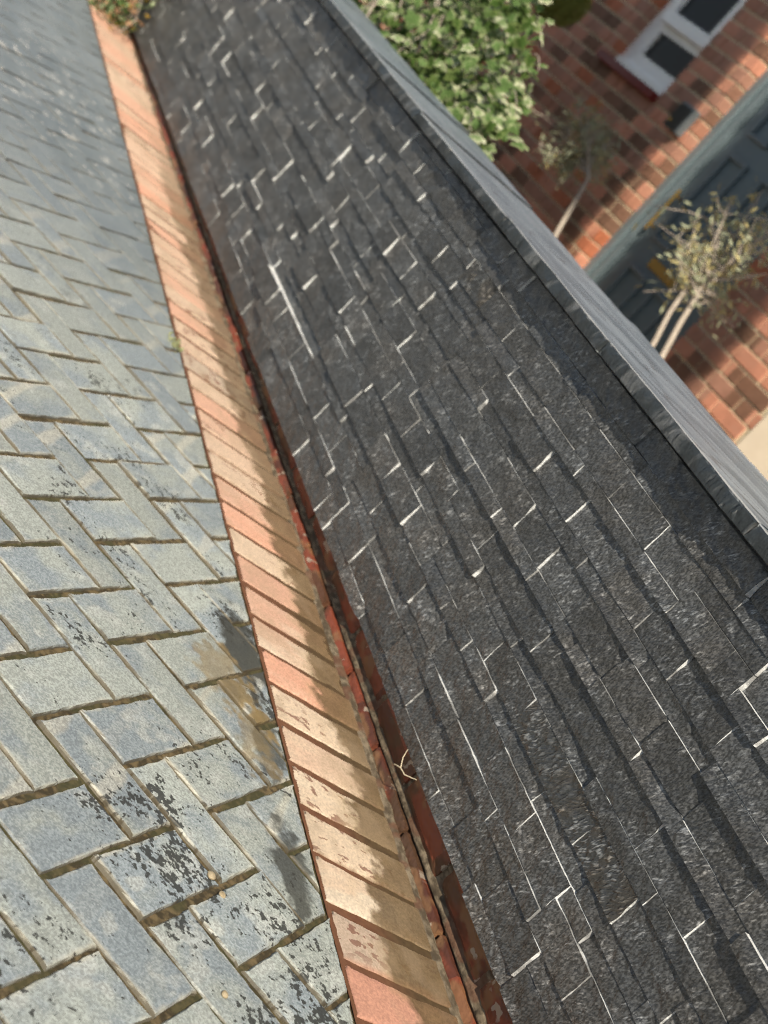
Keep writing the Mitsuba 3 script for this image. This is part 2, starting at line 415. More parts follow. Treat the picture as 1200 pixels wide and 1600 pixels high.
scene['mat_stone'] = two(pbr(lambda p, n, uv: mix((0.28, 0.22, 0.13), (0.42, 0.37, 0.27), fbm(p.x * 200, p.y * 200, p.z * 200, 3)), 0.6, 0.4))
scene['mat_weed'] = leafy((0.33, 0.36, 0.20), 0.4)
scene['mat_straw'] = two(pbr((0.62, 0.56, 0.42), 0.7, 0.3))
scene['mat_copper_leaf'] = leafy((0.42, 0.27, 0.17), 0.4)

# ---------------------------------------------------------------- the ground
gx, gy = np.meshgrid(np.r_[-600, -60, -8, 0, 8, 14, 60, 600], np.r_[-600, -60, -12, -6, 6, 60, 600], indexing='ij')
put('ground', (np.stack([gx.ravel(), gy.ravel(), np.full(gx.size, -0.085)], 1), grid_faces(gx.shape[0] - 1, gx.shape[1] - 1)), 'mat_ground', kind='structure')
put('garden_path', bx(-2.0, 14.0, -6.0, -1.94, -0.3, -0.02), 'mat_soil', kind='structure')

# ---------------------------------------------------------------- the driveway: blue-grey blocks in 45 degree herringbone
rng = np.random.default_rng(7)
xs, ys = np.arange(0.3, 9.01, 0.03), np.arange(-1.300, 0.81, 0.03)
X, Y = np.meshgrid(xs, ys, indexing='ij')
P = np.stack([X.ravel(), Y.ravel(), np.zeros(X.size)], 1)
P[:, 2] = -0.0054 + 0.002 * nz3(P, 30, 3)
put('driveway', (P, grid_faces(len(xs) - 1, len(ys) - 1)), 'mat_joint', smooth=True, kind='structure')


def block_mesh(poly, ztop, tilt, rng, step=0.011, chip=0.0020, bev=0.0024, depth=0.03):
    """One paving block from its outline: ragged arris, small bevel, slightly crowned and tilted top."""
    c = np.array(poly.exterior.coords)[:-1]
    if poly.exterior.is_ccw is False:
        c = c[::-1]
    out, nrm = [], []
    for a, b in zip(c, np.roll(c, -1, axis=0)):
        L = np.linalg.norm(b - a); k = max(1, int(round(L / step)))
        d = (b - a) / L
        for t in np.arange(k) / k:
            out.append(a + (b - a) * t); nrm.append([-d[1], d[0]])
    out, nrm = np.array(out), np.array(nrm)
    cen = out.mean(0)
    p3 = np.c_[out, np.zeros(len(out))]
    jit = 0.5 + 1.0 * meshkit.noise(p3 * 55, 3) + 0.9 * meshkit.noise(p3 * 160, 5)
    o1 = out + nrm * (chip * jit)[:, None]
    o2 = o1 + (cen - o1) / np.linalg.norm(cen - o1, axis=1, keepdims=True) * (bev * (0.5 + meshkit.noise(p3 * 90, 8)))[:, None]
    o3 = cen + (o2 - cen) * 0.62

    def z(q, dz):
        return ztop + dz + (q - cen) @ tilt
    n = len(out)
    v = np.vstack([np.c_[o1, z(o1, -depth)], np.c_[o1, z(o1, -0.0030)], np.c_[o2, z(o2, -0.0004)], np.c_[o3, z(o3, 0.0006)], [[*cen, ztop + 0.0008]]])
    f = []
    for r in range(3):
        for k in range(n):
            q = (k + 1) % n
            f += [[r * n + k, r * n + q, (r + 1) * n + q], [r * n + k, (r + 1) * n + q, (r + 1) * n + k]]
    for k in range(n):
        f.append([3 * n + k, 3 * n + (k + 1) % n, 4 * n])
    return v, np.array(f)


S2 = math.sqrt(0.5)
blocks = []
EDGE_Y = -1.2935
field = sbox(0.55, EDGE_Y + 0.003, 8.6, 0.55)
for i in range(-16, 75):
    for j in range(-16, 75):
        s = (i + j) % 4
        if s not in (0, 2):
            continue
        di, dj = (2, 1) if s == 0 else (1, 2)
        g = 0.0020
        u0, u1, w0, w1 = PU + i * CELL + g, PU + (i + di) * CELL - g, PW + j * CELL + g, PW + (j + dj) * CELL - g
        q = Polygon([((u + w) * S2, (u - w) * S2) for u, w in ((u0, w0), (u1, w0), (u1, w1), (u0, w1))])
        du, dw, da = rng.normal(0, 0.0010), rng.normal(0, 0.0010), rng.normal(0, 0.006)
        if not q.intersects(field):
            continue
        import shapely.affinity as aff
        q = aff.translate(aff.rotate(q, math.degrees(da)), du, dw).intersection(field)
        if q.is_empty or q.geom_type != 'Polygon' or q.area < 4e-4:
            continue
        q = q.simplify(0.001)
        h = rng.normal(0, 0.0011)
        tl = rng.normal(0, 0.010, 2)
        m = block_mesh(q, h, tl, rng)
        blocks.append((seen_area(m[0]), m))
blocks.sort(key=lambda b: -b[0])
for a, m in blocks[:300]:
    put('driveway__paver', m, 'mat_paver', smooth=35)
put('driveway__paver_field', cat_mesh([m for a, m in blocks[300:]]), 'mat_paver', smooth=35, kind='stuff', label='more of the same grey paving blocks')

# ---------------------------------------------------------------- the brick edging along the wall
xs, ys = np.arange(0.4, 9.0, 0.02), np.linspace(-1.53, -1.292, 13)
X, Y = np.meshgrid(xs, ys, indexing='ij')
P = np.stack([X.ravel(), Y.ravel(), np.zeros(X.size)], 1)
P[:, 2] = -0.0022 + 0.0025 * nz3(P, 60, 4)
put('brick_edging', (P, grid_faces(len(xs) - 1, len(ys) - 1)), 'mat_edge_joint', smooth=True, kind='structure')
rng = np.random.default_rng(11)
for k in range(-6, 72):
    g = 0.0056
    x0, x1 = EDGE_X0 + k * EDGE_P + g, EDGE_X0 + (k + 1) * EDGE_P - g
    jx = rng.normal(0, 0.0015)
    sk = 0.03 * 0.22
    yo = EDGE_Y - 0.0035 + rng.normal(0, 0.0012)
    q = Polygon([(x0 + jx, yo), (x0 + jx + sk, yo - 0.226), (x1 + jx + sk, yo - 0.226), (x1 + jx, yo)])
    m = block_mesh(q, rng.normal(0.0005, 0.0012), rng.normal(0, 0.008, 2), rng, chip=0.0020, bev=0.004)
    put('brick_edging__brick', m, 'mat_edging', smooth=35)

# ---------------------------------------------------------------- the garden wall
wall = thing('garden_wall', 'low garden wall clad in dark split-face slate with blue-grey stone coping', 'wall')
WX0, WX1 = 0.75, 9.4


def z_bottom(x):
    return 0.0870 - 0.0085 * (x - 1.6)


def z_top(x):
    return 0.7570 + 0.0048 * (x - 1.6)


def z_at(f, x):
    """Height of the fraction f (0 at the foot, 1 under the coping) of the cladding at x."""
    b, t = z_bottom(x), z_top(x)
    return b + (t - b) * f


put('garden_wall__core', cat_mesh([bx(WX0 + 0.02, WX1 - 0.02, -1.80, -1.562, -0.2, 0.755)]), 'mat_mortar')
# render skim on the garden side
put('garden_wall__back_face', bx(WX0 + 0.02, WX1 - 0.02, -1.815, -1.803, -0.1, 0.752), 'mat_render')

MARKS = '''J5932,317,5914,403|J5731,356,5726,410|J5354,352,5328,411|J5339,418,5340,473|J4615,414,4601,466|J4090,472,4083,503|J4487,509,4483,563|J5547,75,5531,140|J6078,441,6101,528|J5857,227,5861,317|J5691,261,5654,322|J5623,184,5605,235|J4960,417,4957,468|J5157,414,5136,463|J4997,357,4986,411|J4569,271,4560,325|J4117,503,4138,587|J5316,602,5306,650|J5196,687,5202,725|J4901,653,4896,687|J5401,513,5390,562|J4645,653,4648,679|J5238,144,5226,201|J4442,330,4430,360|J4600,566,4604,589|J6318,406,6298,452|J4435,358,4436,416|J4701,173,4686,209|T5412,559,5157,571|T4606,564,4483,563|T4777,649,4646,649|T4598,650,4440,654|T5505,650,5179,658|T5132,686,4896,687|T4930,362,4435,358|T4594,412,4436,416|T4852,508,4534,504|T4530,499,4403,487|T4477,507,4122,505|T4871,204,4686,209|T4681,327,4560,325|T4296,415,4150,417|T5388,510,4989,480|S5515,584,4641,589|S5576,216,5179,226|S5100,318,4671,325|J3622,679,3627,728|J4274,683,4263,710|J3955,592,3949,620|J4338,710,4320,745|n4490,708,4493,737|J3797,707,3788,737|J3794,561,3792,591|T4296,710,3793,708|T4256,626,3957,619|T4896,744,4706,741|T3780,735,3620,731|T3622,679,3532,676|J4697,148,4681,207|J4438,329,4424,402|J4630,57,4626,111|J4507,170,4508,208|J4325,153,4325,211|J4385,243,4379,267|J4144,243,4141,274|J4019,301,4013,327|J3923,365,3932,404|J3696,272,3695,322|J3924,68,3917,124|J3805,194,3809,211|J3971,208,3993,244|T5153,110,5014,118|T4909,114,4592,119|T4605,210,4325,211|T4639,325,4556,320|T4556,358,4318,364|T4308,123,3917,124|T4151,210,3999,211|T4144,243,4005,243|T3748,121,3579,125|T4336,326,4187,331|T4287,413,3978,417|S4944,113,4514,122|S3859,154,3758,156|S3987,333,3859,325|J4125,509,4120,531|J3795,536,3789,590|J3919,364,3930,413|J3844,421,3839,448|J3751,385,3745,414|J3431,331,3426,385|J3558,450,3554,475|J3444,507,3452,585|J3300,513,3303,558|J3131,503,3123,553|J3223,590,3222,640|J3296,673,3298,723|J3498,650,3495,674|J3068,588,3078,669|J3131,674,3129,710|J3068,420,3074,465|J3235,422,3245,466|n3404,445,3403,476|T4106,537,3913,535|T3913,535,3680,530|T4088,441,3839,448|T3844,421,3100,388|T4287,413,4092,422|T4042,412,3930,413|T3582,388,3426,385|T3351,299,3267,300|T3350,330,3211,331|T3226,474,2994,476|T3439,560,3303,558|T3495,651,3222,640|T3625,680,3495,674|T2969,558,2820,556|T3252,388,3100,388|T3131,674,3078,669|S3721,592,3066,587|S3903,506,3560,504|S3813,441,3404,445|S3458,672,3156,674|S3682,328,3434,332|S3845,269,3365,245|S3225,641,2903,620|J3581,69,3572,126|J3466,164,3457,201|J3089,336,3092,380|J4697,148,4677,179|J3791,538,3782,563|J3892,483,3888,501|T4056,446,3839,448|T3733,124,3568,129|T3727,155,3325,163|T3331,217,3232,218|T3351,299,3203,300|T3347,332,3039,331|T3850,534,3690,534|T4772,112,4577,120|S3837,274,3180,249|S3889,248,3592,222|S3763,464,3407,449|J2909,618,2911,668|J3134,673,3129,731|J2908,676,2908,698|J2980,703,2978,744|J2834,701,2842,740|J2750,645,2742,667|J2748,618,2747,627|n2617,616,2612,628|n2701,688,2700,700|n2861,589,2859,613|T2913,673,2571,672|T3078,669,2913,673|T2808,583,2600,586|T2810,533,2690,531|T2805,615,2675,613|T3094,386,2937,386|T3066,417,2931,418|T3304,725,3160,733|T2571,672,2456,673|T2695,700,2471,705|S3703,587,3207,592|S3317,676,3156,674|S3220,586,3060,590|S3491,673,3087,642|S3059,618,2909,618|S3119,701,2977,704|S2862,584,2813,584|S2911,702,2821,703|J3084,74,3084,132|J3188,132,3194,159|J3137,164,3130,201|J3024,222,3026,249|J2969,176,2970,216|J2805,164,2804,187|J3026,305,3037,328|J2948,328,2937,384|J2769,368,2762,388|J2864,397,2875,418|J2705,249,2703,302|J2606,333,2604,374|J2665,192,2659,243|J2800,310,2804,328|J2829,122,2836,132|J2536,282,2531,304|J2584,311,2587,326|J3244,75,3238,94|n2764,137,2755,162|T3712,158,3463,163|T3463,163,3194,159|T3231,127,3084,132|T3331,217,3213,219|T2910,132,2838,133|T3069,167,2762,164|T3018,223,2813,220|T3020,304,2853,307|T2833,305,2703,304|T2701,303,2514,302|T3283,387,2937,386|T2937,386,2765,389|T3121,473,2997,474|T2765,389,2547,388|S3518,245,3026,249|S3184,216,3023,224|S2813,187,2670,193|S3027,343,2895,336|S2863,249,2707,249|S2863,416,2622,421|S2922,330,2602,334|S2598,332,2467,335|S3079,125,2910,132|S3543,129,3200,130|J2581,447,2585,455|J2489,418,2483,445|J2317,420,2316,447|J2284,379,2290,413|J2618,512,2617,530|J2587,490,2591,501|J2534,249,2531,301|J2587,164,2598,192|J2585,113,2587,164|J2236,335,2234,363|J2383,300,2381,328|J2762,75,2748,124|J2668,534,2667,545|T2697,444,2581,447|T2581,447,2481,448|T2481,448,2397,446|T2372,446,2253,445|T2441,360,2234,363|T2767,388,2444,389|T2614,281,2383,302|T2505,244,2387,248|T2742,110,2538,108|T2652,192,2598,192|T2677,165,2459,168|T2693,530,2617,530|T2595,106,2538,108|S2867,418,2184,421|S2702,257,2534,249|S2372,331,2238,336|S2615,529,2448,532|J2908,627,2898,672|n2279,620,2263,661|J2217,590,2219,617|J2320,532,2327,581|J2168,703,2174,747|n2273,686,2272,695|n2630,599,2631,615|n2448,618,2447,634|n2401,693,2397,708|n2475,698,2473,704|T2896,671,2567,670|T2558,671,2387,674|T2376,669,2090,673|T2749,611,2666,614|T2440,614,2279,616|T2268,615,2219,617|T2803,585,2534,586|T2502,585,2437,587|T2691,702,2569,698|T2401,698,2279,701|T2561,698,2405,699|S2629,614,2436,613|S2619,531,2322,533|S2433,586,2217,588|S2276,699,2168,703|J2111,449,2112,502|J1946,622,1940,665|J2106,619,2106,640|J2249,450,2248,483|J1798,590,1798,608|J1967,390,1964,417|J2033,510,2037,527|J1824,529,1831,558|n1958,450,1961,477|n2393,502,2386,516|T2457,448,2397,446|T2252,450,2146,449|T2241,362,2095,364|T2111,449,1900,449|T2164,532,2033,533|T1981,534,1797,533|T1961,499,1900,503|T2103,619,1949,616|T1949,616,1817,615|T2223,614,2103,619|T2194,671,1923,670|T2179,337,2031,337|T2318,531,2239,530|S2327,585,1772,591|S2417,531,2322,533|S2290,415,2110,421|S2040,418,1935,421|S2239,530,2164,532|J2328,196,2330,241|J2267,110,2271,164|J2106,114,2115,160|J2161,198,2162,246|J2206,282,2200,331|J1978,171,1977,198|J1961,365,1964,404|J2045,284,2047,328|J2019,338,2016,362|J2111,449,2109,468|J1874,320,1880,337|J2237,253,2233,262|n2108,254,2106,264|n2169,167,2165,195|n2109,83,2106,111|n1882,287,1874,320|T2552,165,2356,166|T2356,166,2180,167|T2102,114,2015,117|T2158,197,1926,202|T2463,248,2383,247|T2308,361,2234,363|T2280,279,2206,282|T2206,282,2109,281|T2041,283,1882,287|T2073,335,1880,337|T2110,449,2058,446|T1880,337,1819,340|S2503,192,2328,196|S2333,243,2042,255|S2210,337,2076,336|S2349,331,2231,337|S2019,363,1958,368|S2421,110,2109,113|S2169,167,1959,172|S2236,414,2107,420|J1963,366,1964,417|J1800,358,1801,410|J1625,425,1625,450|J1756,507,1759,520|n1900,423,1900,449|n1797,442,1798,449|n1808,346,1798,359|n1796,457,1792,496|T2016,339,1878,337|T1878,337,1627,339|T1988,448,1903,448|T1796,450,1633,453|T1881,533,1784,533|T1880,367,1838,367|T2030,199,1764,201|T2007,253,1992,255|S2072,358,1964,366|S1964,419,1625,425|S1877,284,1681,286|S1624,424,1572,426|S1715,370,1593,372|S2154,245,2042,255|J1757,506,1757,532|J1697,535,1695,570|J1578,647,1578,671|n1638,591,1635,605|J1704,688,1696,724|J1638,472,1633,502|n1530,535,1536,581|J1481,591,1476,617|T1975,532,1756,533|T1754,506,1634,506|T1863,617,1798,615|T1789,643,1684,643|T1604,643,1526,644|T1634,506,1545,512|T1792,671,1705,672|S1900,589,1487,588|S1756,533,1559,538|S1900,449,1853,448|S1839,420,1625,423|S1705,672,1619,670|S1621,451,1578,451|J1883,92,1885,115|J1688,205,1689,242|J1530,176,1535,257|J1517,262,1518,288|J1445,247,1446,260|J1476,168,1476,177|n1628,150,1629,171|n1669,92,1664,117|n1628,121,1626,126|n1591,322,1583,341|T1930,116,1885,115|T1840,202,1686,205|T1686,205,1541,205|T1530,176,1479,177|T1849,117,1801,119|T1629,172,1533,177|T1661,119,1527,122|T1620,259,1537,258|T1516,261,1447,261|T1531,231,1405,232|T1692,342,1639,341|S1741,285,1586,287|S1797,115,1664,118|S1790,171,1631,172|S1581,284,1432,291|S1639,341,1534,343|J1495,378,1500,422|J1482,454,1481,498|J1335,376,1331,420|n1479,428,1478,452|n1436,326,1424,345|J1420,293,1435,317|n1530,535,1537,548|T1501,537,1395,535|T1395,535,1337,536|T1440,455,1321,454|T1305,453,1268,454|T1416,374,1356,375|T1668,341,1627,342|S1679,424,1500,424|S1621,451,1481,453|S1479,428,1291,426|S1536,507,1302,515|S1666,367,1494,377|S1622,340,1380,341|S1543,290,1411,290|S1499,589,1431,591|J1387,205,1386,233|J1258,310,1257,344|n1300,265,1296,291|n1479,125,1477,148|n1257,292,1258,310|T1664,202,1540,204|T1531,231,1386,233|T1475,149,1360,150|T1393,261,1271,262|T1420,291,1338,292|T1338,292,1257,292|T1342,235,1291,235|T1332,344,1257,344|T1257,344,1199,348|T1333,375,1280,375|T1596,174,1532,177|S1599,286,1420,291|S1549,344,1422,344|S1466,181,1337,179|S1422,344,1331,345|S1465,424,1349,430|S1445,260,1390,262'''
marks = []
for s in MARKS.split('|'):
    a = np.array(list(map(float, s[1:].split(',')))) / 1000
    fr = lambda x, z: (z - z_bottom(x)) / (z_top(x) - z_bottom(x))
    marks.append((s[0], a[0], fr(a[0], a[1]), a[2], fr(a[2], a[3])))
rng = np.random.default_rng(23)
NM = 8
DX = 0.02
XS = np.arange(WX0, WX1, DX)
stones = []            # [x0, x1, f0, f1]
rows_of = {}
for k in range(NM):
    votes = np.zeros(len(XS))
    for kind, xa, fa, xb, fb in marks:
        ta, tb = fa * NM - k, fb * NM - k
        lo, hi = min(xa, xb), max(xa, xb)
        if kind in 'TS':
            t = (ta + tb) / 2
            v = -1 if 0.22 < t < 0.46 else 1 if 0.54 < t < 0.78 else 0
            if v:
                votes[(XS >= lo - 0.01) & (XS <= hi + 0.01)] += 2 * v
        else:
            t0, t1 = min(ta, tb), max(ta, tb)
            v = 0
            if -0.18 < t0 < 0.15:
                v = -1 if 0.2 < t1 < 0.45 else 1 if 0.52 < t1 < 0.8 else 0
            elif 0.85 < t1 < 1.18:
                v = -1 if 0.2 < t0 < 0.48 else 1 if 0.55 < t0 < 0.8 else 0
            if v:
                votes[np.abs(XS - (xa + xb) / 2) < 0.06] += v
    known = np.nonzero(votes)[0]
    if len(known) == 0:
        state = np.full(len(XS), -1)
    else:
        near = known[np.argmin(np.abs(np.arange(len(XS))[:, None] - known[None]), axis=1)]
        state = np.sign(votes[near]).astype(int)
        # beyond the last marks the panels go on at random
        for i0 in list(range(known[-1] + 15, len(XS), 30)):
            state[i0:i0 + 30] = rng.choice([-1, 1])
    cuts = [WX0] + [XS[i] for i in range(1, len(XS)) if state[i] != state[i - 1]] + [WX1]
    # drop very short runs
    runs = [[a, b, state[min(len(XS) - 1, int((0.5 * (a + b) - WX0) / DX))]] for a, b in zip(cuts, cuts[1:])]
    merged = []
    for r in runs:
        if merged and (r[1] - r[0] < 0.10 or r[2] == merged[-1][2]):
            merged[-1][1] = r[1]
        else:
            merged.append(r)
    jmarks = [(0.5 * (xa + xb), min(fa, fb) * NM - k, max(fa, fb) * NM - k) for kd, xa, fa, xb, fb in marks if kd in 'Jn']
    for i in range(1, len(merged)):            # a change of pattern falls on a joint
        x = merged[i][0]
        c = [j[0] for j in jmarks if abs(j[0] - x) < 0.12 and j[1] < 0.9 and j[2] > 0.1]
        if c:
            x = min(c, key=lambda q: abs(q - x))
            merged[i][0] = merged[i - 1][1] = x
    for a, b, st in merged:
        split = 0.335 if st < 0 else 0.665
        split += rng.normal(0, 0.01)
        for t0, t1 in ((0, split), (split, 1)):
            js = [a, b]
            for x, u0, u1 in jmarks:
                if a + 0.03 < x < b - 0.03 and min(u1, t1) - max(u0, t0) > 0.45 * min(t1 - t0, max(0.02, u1 - u0)):
                    if min(abs(x - q) for q in js) > 0.022:
                        js.append(x)
            js.sort()
            full = [js[0]]
            for x in js[1:]:
                gap = x - full[-1]
                lim = 0.33 if t1 - t0 > 0.5 else 0.36
                if gap > lim:
                    n = int(math.ceil(gap / rng.uniform(0.17, 0.25)))
                    w = rng.uniform(0.6, 1.4, n); w /= w.sum()
                    x0 = full[-1]
                    for q in np.cumsum(w)[:-1]:
                        full.append(x0 + gap * q)
                full.append(x)
            for x0, x1 in zip(full, full[1:]):
                stones.append([x0, x1, (k + t0) / NM, (k + t1) / NM])
stones = np.array(stones)
N = len(stones)
# how far each stone stands proud: random, but stepping at the joints the way the wall does
A, B = [], []


def eq(i, j, d, w):
    A.append((i, j, w)); B.append(d * w)


mid = stones.mean(1)
for kind, xa, fa, xb, fb in marks:
    lo, hi, f0, f1 = min(xa, xb), max(xa, xb), min(fa, fb), max(fa, fb)
    if kind in 'Jn':
        x = 0.5 * (xa + xb)
        fm = 0.5 * (f0 + f1)
        for i in np.nonzero((np.abs(stones[:, 0] - x) < 0.018) & (stones[:, 2] < f1 - 0.2 * (f1 - f0)) & (stones[:, 3] > f0 + 0.2 * (f1 - f0)))[0]:
            for j in np.nonzero((np.abs(stones[:, 1] - stones[i, 0]) < 0.006) & (stones[:, 2] < stones[i, 3] - 0.01) & (stones[:, 3] > stones[i, 2] + 0.01))[0]:
                eq(i, j, 0.0072 if kind == 'J' else 0.0008, 1.0)
    else:
        f = 0.5 * (fa + fb)
        lows = np.nonzero((np.abs(stones[:, 3] - f) < 0.02) & (stones[:, 0] < hi - 0.02) & (stones[:, 1] > lo + 0.02))[0]
        for i in lows:
            for j in np.nonzero((np.abs(stones[:, 2] - stones[i, 3]) < 0.012) & (stones[:, 0] < min(hi, stones[i, 1]) - 0.02) & (stones[:, 1] > max(lo, stones[i, 0]) + 0.02))[0]:
                eq(i, j, 0.0044 if kind == 'T' else -0.0065, 0.9)
M = np.zeros((len(A) + N, N))
R = np.r_[B, 0.30 * rng.normal(0, 0.0022, N)]
for r, (i, j, w) in enumerate(A):
    M[r, i] += w; M[r, j] -= w
M[len(A) + np.arange(N), np.arange(N)] = 0.30
proud = np.clip(np.linalg.lstsq(M, R, rcond=None)[0], -0.018, 0.020)


def slate_mesh(x0, x1, f0, f1, d, rng, cell, ripple=False):
    """One split-face stone: a riven front on a fine grid, sawn sides running back into the bed."""
    gap = 0.0007
    nx, nz = max(3, int((x1 - x0) / cell)), max(3, int((f1 - f0) * 0.67 / cell))
    u, v = np.meshgrid(np.linspace(0, 1, nx + 1), np.linspace(0, 1, nz + 1), indexing='ij')
    x = x0 + gap + (x1 - x0 - 2 * gap) * u
    f = f0 + (min(f1, 0.9865) - f0) * v
    z = z_at(f, x) + gap * (1 - 2 * v)
    p = np.stack([x, np.full_like(x, 0.3 * d * 60), z], -1)
    th = rng.normal(0.0007, 0.0010), rng.normal(-0.0016, 0.0009)
    sd = int(rng.integers(1, 9999))
    big = 0.0026 * nz3(p + sd * 0.37, 13, sd, 2) + 0.0034 * nz3(p * [1.5, 1, 0.8] + sd, 60, sd + 1, 3)
    ridg = np.abs(nz3(p * [1.6, 1, 0.7], 38, sd + 2, 3))
    # relief is full in the middle of a face and dies away to a straight sawn arris
    e = np.minimum(np.minimum(u * (x1 - x0), (1 - u) * (x1 - x0)), np.minimum(v, 1 - v) * (f1 - f0) * 0.67)
    calm = 0.25 + 0.75 * np.clip(e / 0.009, 0, 1)
    ter = nz3(p * [1.25, 1, 0.7] + sd * 0.11, 24, sd + 7, 3)
    rel = big + 0.003 * (ridg - 0.12) + 0.0010 * np.tanh(ter * 22) + 0.0008 * np.tanh((nz3(p * [1.3, 1, 0.75], 47, sd + 9, 2) - 0.08) * 24)
    if ripple:
        rel = rel + 0.0026 * (np.abs(nz3(p * [1.9, 1, 0.75] + 0.4 * p[..., [2, 1, 0]], 62, sd + 3, 2)) - 0.1)
    y = -1.505 + d + th[0] * (2 * u - 1) + th[1] * (2 * v - 1) + calm * rel
    # the arris is broken back a little here and there
    y = y - 0.0030 * np.clip(1 - e / 0.006, 0, 1) * np.clip(meshkit.noise(p * 40, sd + 5) * 2.4 - 1.4, 0, 1)
    # one end sometimes rounds off
    if rng.random() < 0.16:
        y = y - 0.010 * np.clip(1 - (u * (x1 - x0)) / 0.03, 0, 1) ** 2
    g = np.stack([x, y, z], -1)
    rim = ([(i, 0) for i in range(nx + 1)] + [(nx, j) for j in range(1, nz + 1)] + [(i, nz) for i in range(nx - 1, -1, -1)] + [(0, j) for j in range(nz - 1, 0, -1)])
    idx = np.array([i * (nz + 1) + j for i, j in rim])
    F = grid_faces(nx, nz)[:, ::-1]
    V = g.reshape(-1, 3)
    ring = V[idx]
    back = ring.copy(); back[:, 1] = -1.560
    n0 = len(V); m = len(idx)
    V = np.vstack([V, ring, back])
    k = np.arange(m); q = (k + 1) % m
    F = np.vstack([F, np.stack([n0 + k, n0 + q, n0 + m + q], 1), np.stack([n0 + k, n0 + m + q, n0 + m + k], 1)])
    return V, F[:, ::-1]


SHINY = [(1.66, 0.305), (1.50, 0.305), (1.585, 0.315), (2.93, 0.645)]
items = []
for i in range(N):
    x0, x1, f0, f1 = stones[i]
    xm = 0.5 * (x0 + x1)
    zm = z_at(0.5 * (f0 + f1), xm)
    shiny = any(x0 - 0.002 < a < x1 + 0.002 and z_at(f0, xm) < b < z_at(f1, xm) for a, b in SHINY)
    m = slate_mesh(x0, x1, f0, f1, proud[i], rng, 0.0026 if shiny else 0.0040 if xm < 2.6 else 0.006 if xm < 3.6 else 0.010, shiny)
    quad = np.array([[x, -1.5, z_at(f, x)] for x in (x0, x1) for f in (f0, f1)])
    items.append((seen_area(quad), m, 'mat_slate_shiny' if shiny else rng.choice(['mat_slate', 'mat_slate_dark', 'mat_slate_pale'], p=[0.46, 0.30, 0.24])))
items.sort(key=lambda b: -b[0])
for a, m, b in items[:300]:
    k = put('garden_wall__slate', m, b, smooth=38)
    if b == 'mat_slate_shiny':
        tag(k, 'rippled silvery slate piece')
for mt, nm in (('mat_slate', 'slate_field'), ('mat_slate_dark', 'dark_slate_field'), ('mat_slate_pale', 'pale_slate_field')):
    put('garden_wall__' + nm, cat_mesh([m for a, m, b in items[300:] if b == mt]), mt, smooth=38, kind='stuff')

# coping slabs
rng = np.random.default_rng(31)
cx = [0.72, 1.130, 1.752, 2.385, 3.03, 3.80, 4.44, 5.08, 5.72, 6.36, 7.0, 7.64, 8.28, 8.92, 9.42]
for a, b in zip(cx, cx[1:]):
    n = int((b - a) / 0.005)
    u = np.linspace(a + 0.0018, b - 0.0018, n + 1)
    zt = z_top(u) + 0.0005
    th = 0.0300 + 0.0020 * nz3(np.c_[u, u * 0, u * 0], 5, 3)
    lift = rng.normal(0, 0.0011)
    twist = rng.normal(0, 0.0022)
    ya = np.array([-1.885, -1.53, -1.470, -1.4660, -1.4650, -1.4650, -1.4655, -1.4670, -1.4695, -1.55, -1.66, -1.77, -1.885])
    ha = np.array([0.0, 0.0, 0.0, 0.06, 0.34, 0.64, 0.88, 0.975, 1.0, 1.0, 1.0, 1.0, 1.0])
    top = np.array([0, 0, 0, 0, 0, 0, 0, 0, 0, 1, 1, 1, 1])
    edge = np.array([0, 0, 0.7, 1, 1, 1, 1, 0.9, 0.8, 0, 0, 0, 0])
    tt = (u - a) / (b - a) - 0.5
    V = np.zeros((n + 1, len(ya), 3))
    kn = [a]
    while kn[-1] < b:
        kn.append(kn[-1] + 0.004 + rng.exponential(0.020))
    kn = np.array(kn)
    low, high = rng.normal(0, 0.0022, len(kn)), rng.normal(0, 0.0015, len(kn))
    chips = np.where(rng.random(len(kn)) < 0.20, rng.uniform(0.002, 0.008, len(kn)), 0)
    drift = 0.010 * nz3(np.c_[u, u * 0, u * 0], 6, 19, 2)
    for c in range(len(ya)):
        q = np.stack([u, np.full_like(u, ya[c] * 1.0), zt + ha[c] * 0.02], 1)
        sh_ = 0.006 * (ha[c] - 0.5)
        flute = np.interp(u + sh_, kn, low) * (1 - ha[c]) + np.interp(u + sh_, kn, high) * ha[c] - np.interp(u, kn, chips) * max(0, 1.6 * ha[c] - 0.6) + 0.0046 * nz3(q * [1, 1, 0.5], 110, 9, 3)
        V[:, c, 0] = u
        V[:, c, 1] = ya[c] + edge[c] * (flute + drift)
        w = 0.0028 * nz3(q * [0.6, 2.5, 0], 8, 13, 3) if ha[c] == 1 else 0
        V[:, c, 2] = zt + ha[c] * (th + lift + 2 * twist * tt * (0.3 + 0.7 * top[c])) + w
    V[0, :, 0] += 0.004 * rng.random(len(ya)); V[-1, :, 0] -= 0.004 * rng.random(len(ya))
    m = len(ya)
    G = V.reshape(-1, 3)
    F = []
    for i in range(n):
        for c in range(m):
            d = (c + 1) % m
            F += [[i * m + c, i * m + d, (i + 1) * m + d], [i * m + c, (i + 1) * m + d, (i + 1) * m + c]]
    for c in range(1, m - 1):
        F += [[0, c + 1, c], [n * m, n * m + c, n * m + c + 1]]
    put('garden_wall__coping_slab', (G, np.array(F)), 'mat_coping', smooth=14)

# old brick footing under the cladding, and its mortar
rng = np.random.default_rng(41)


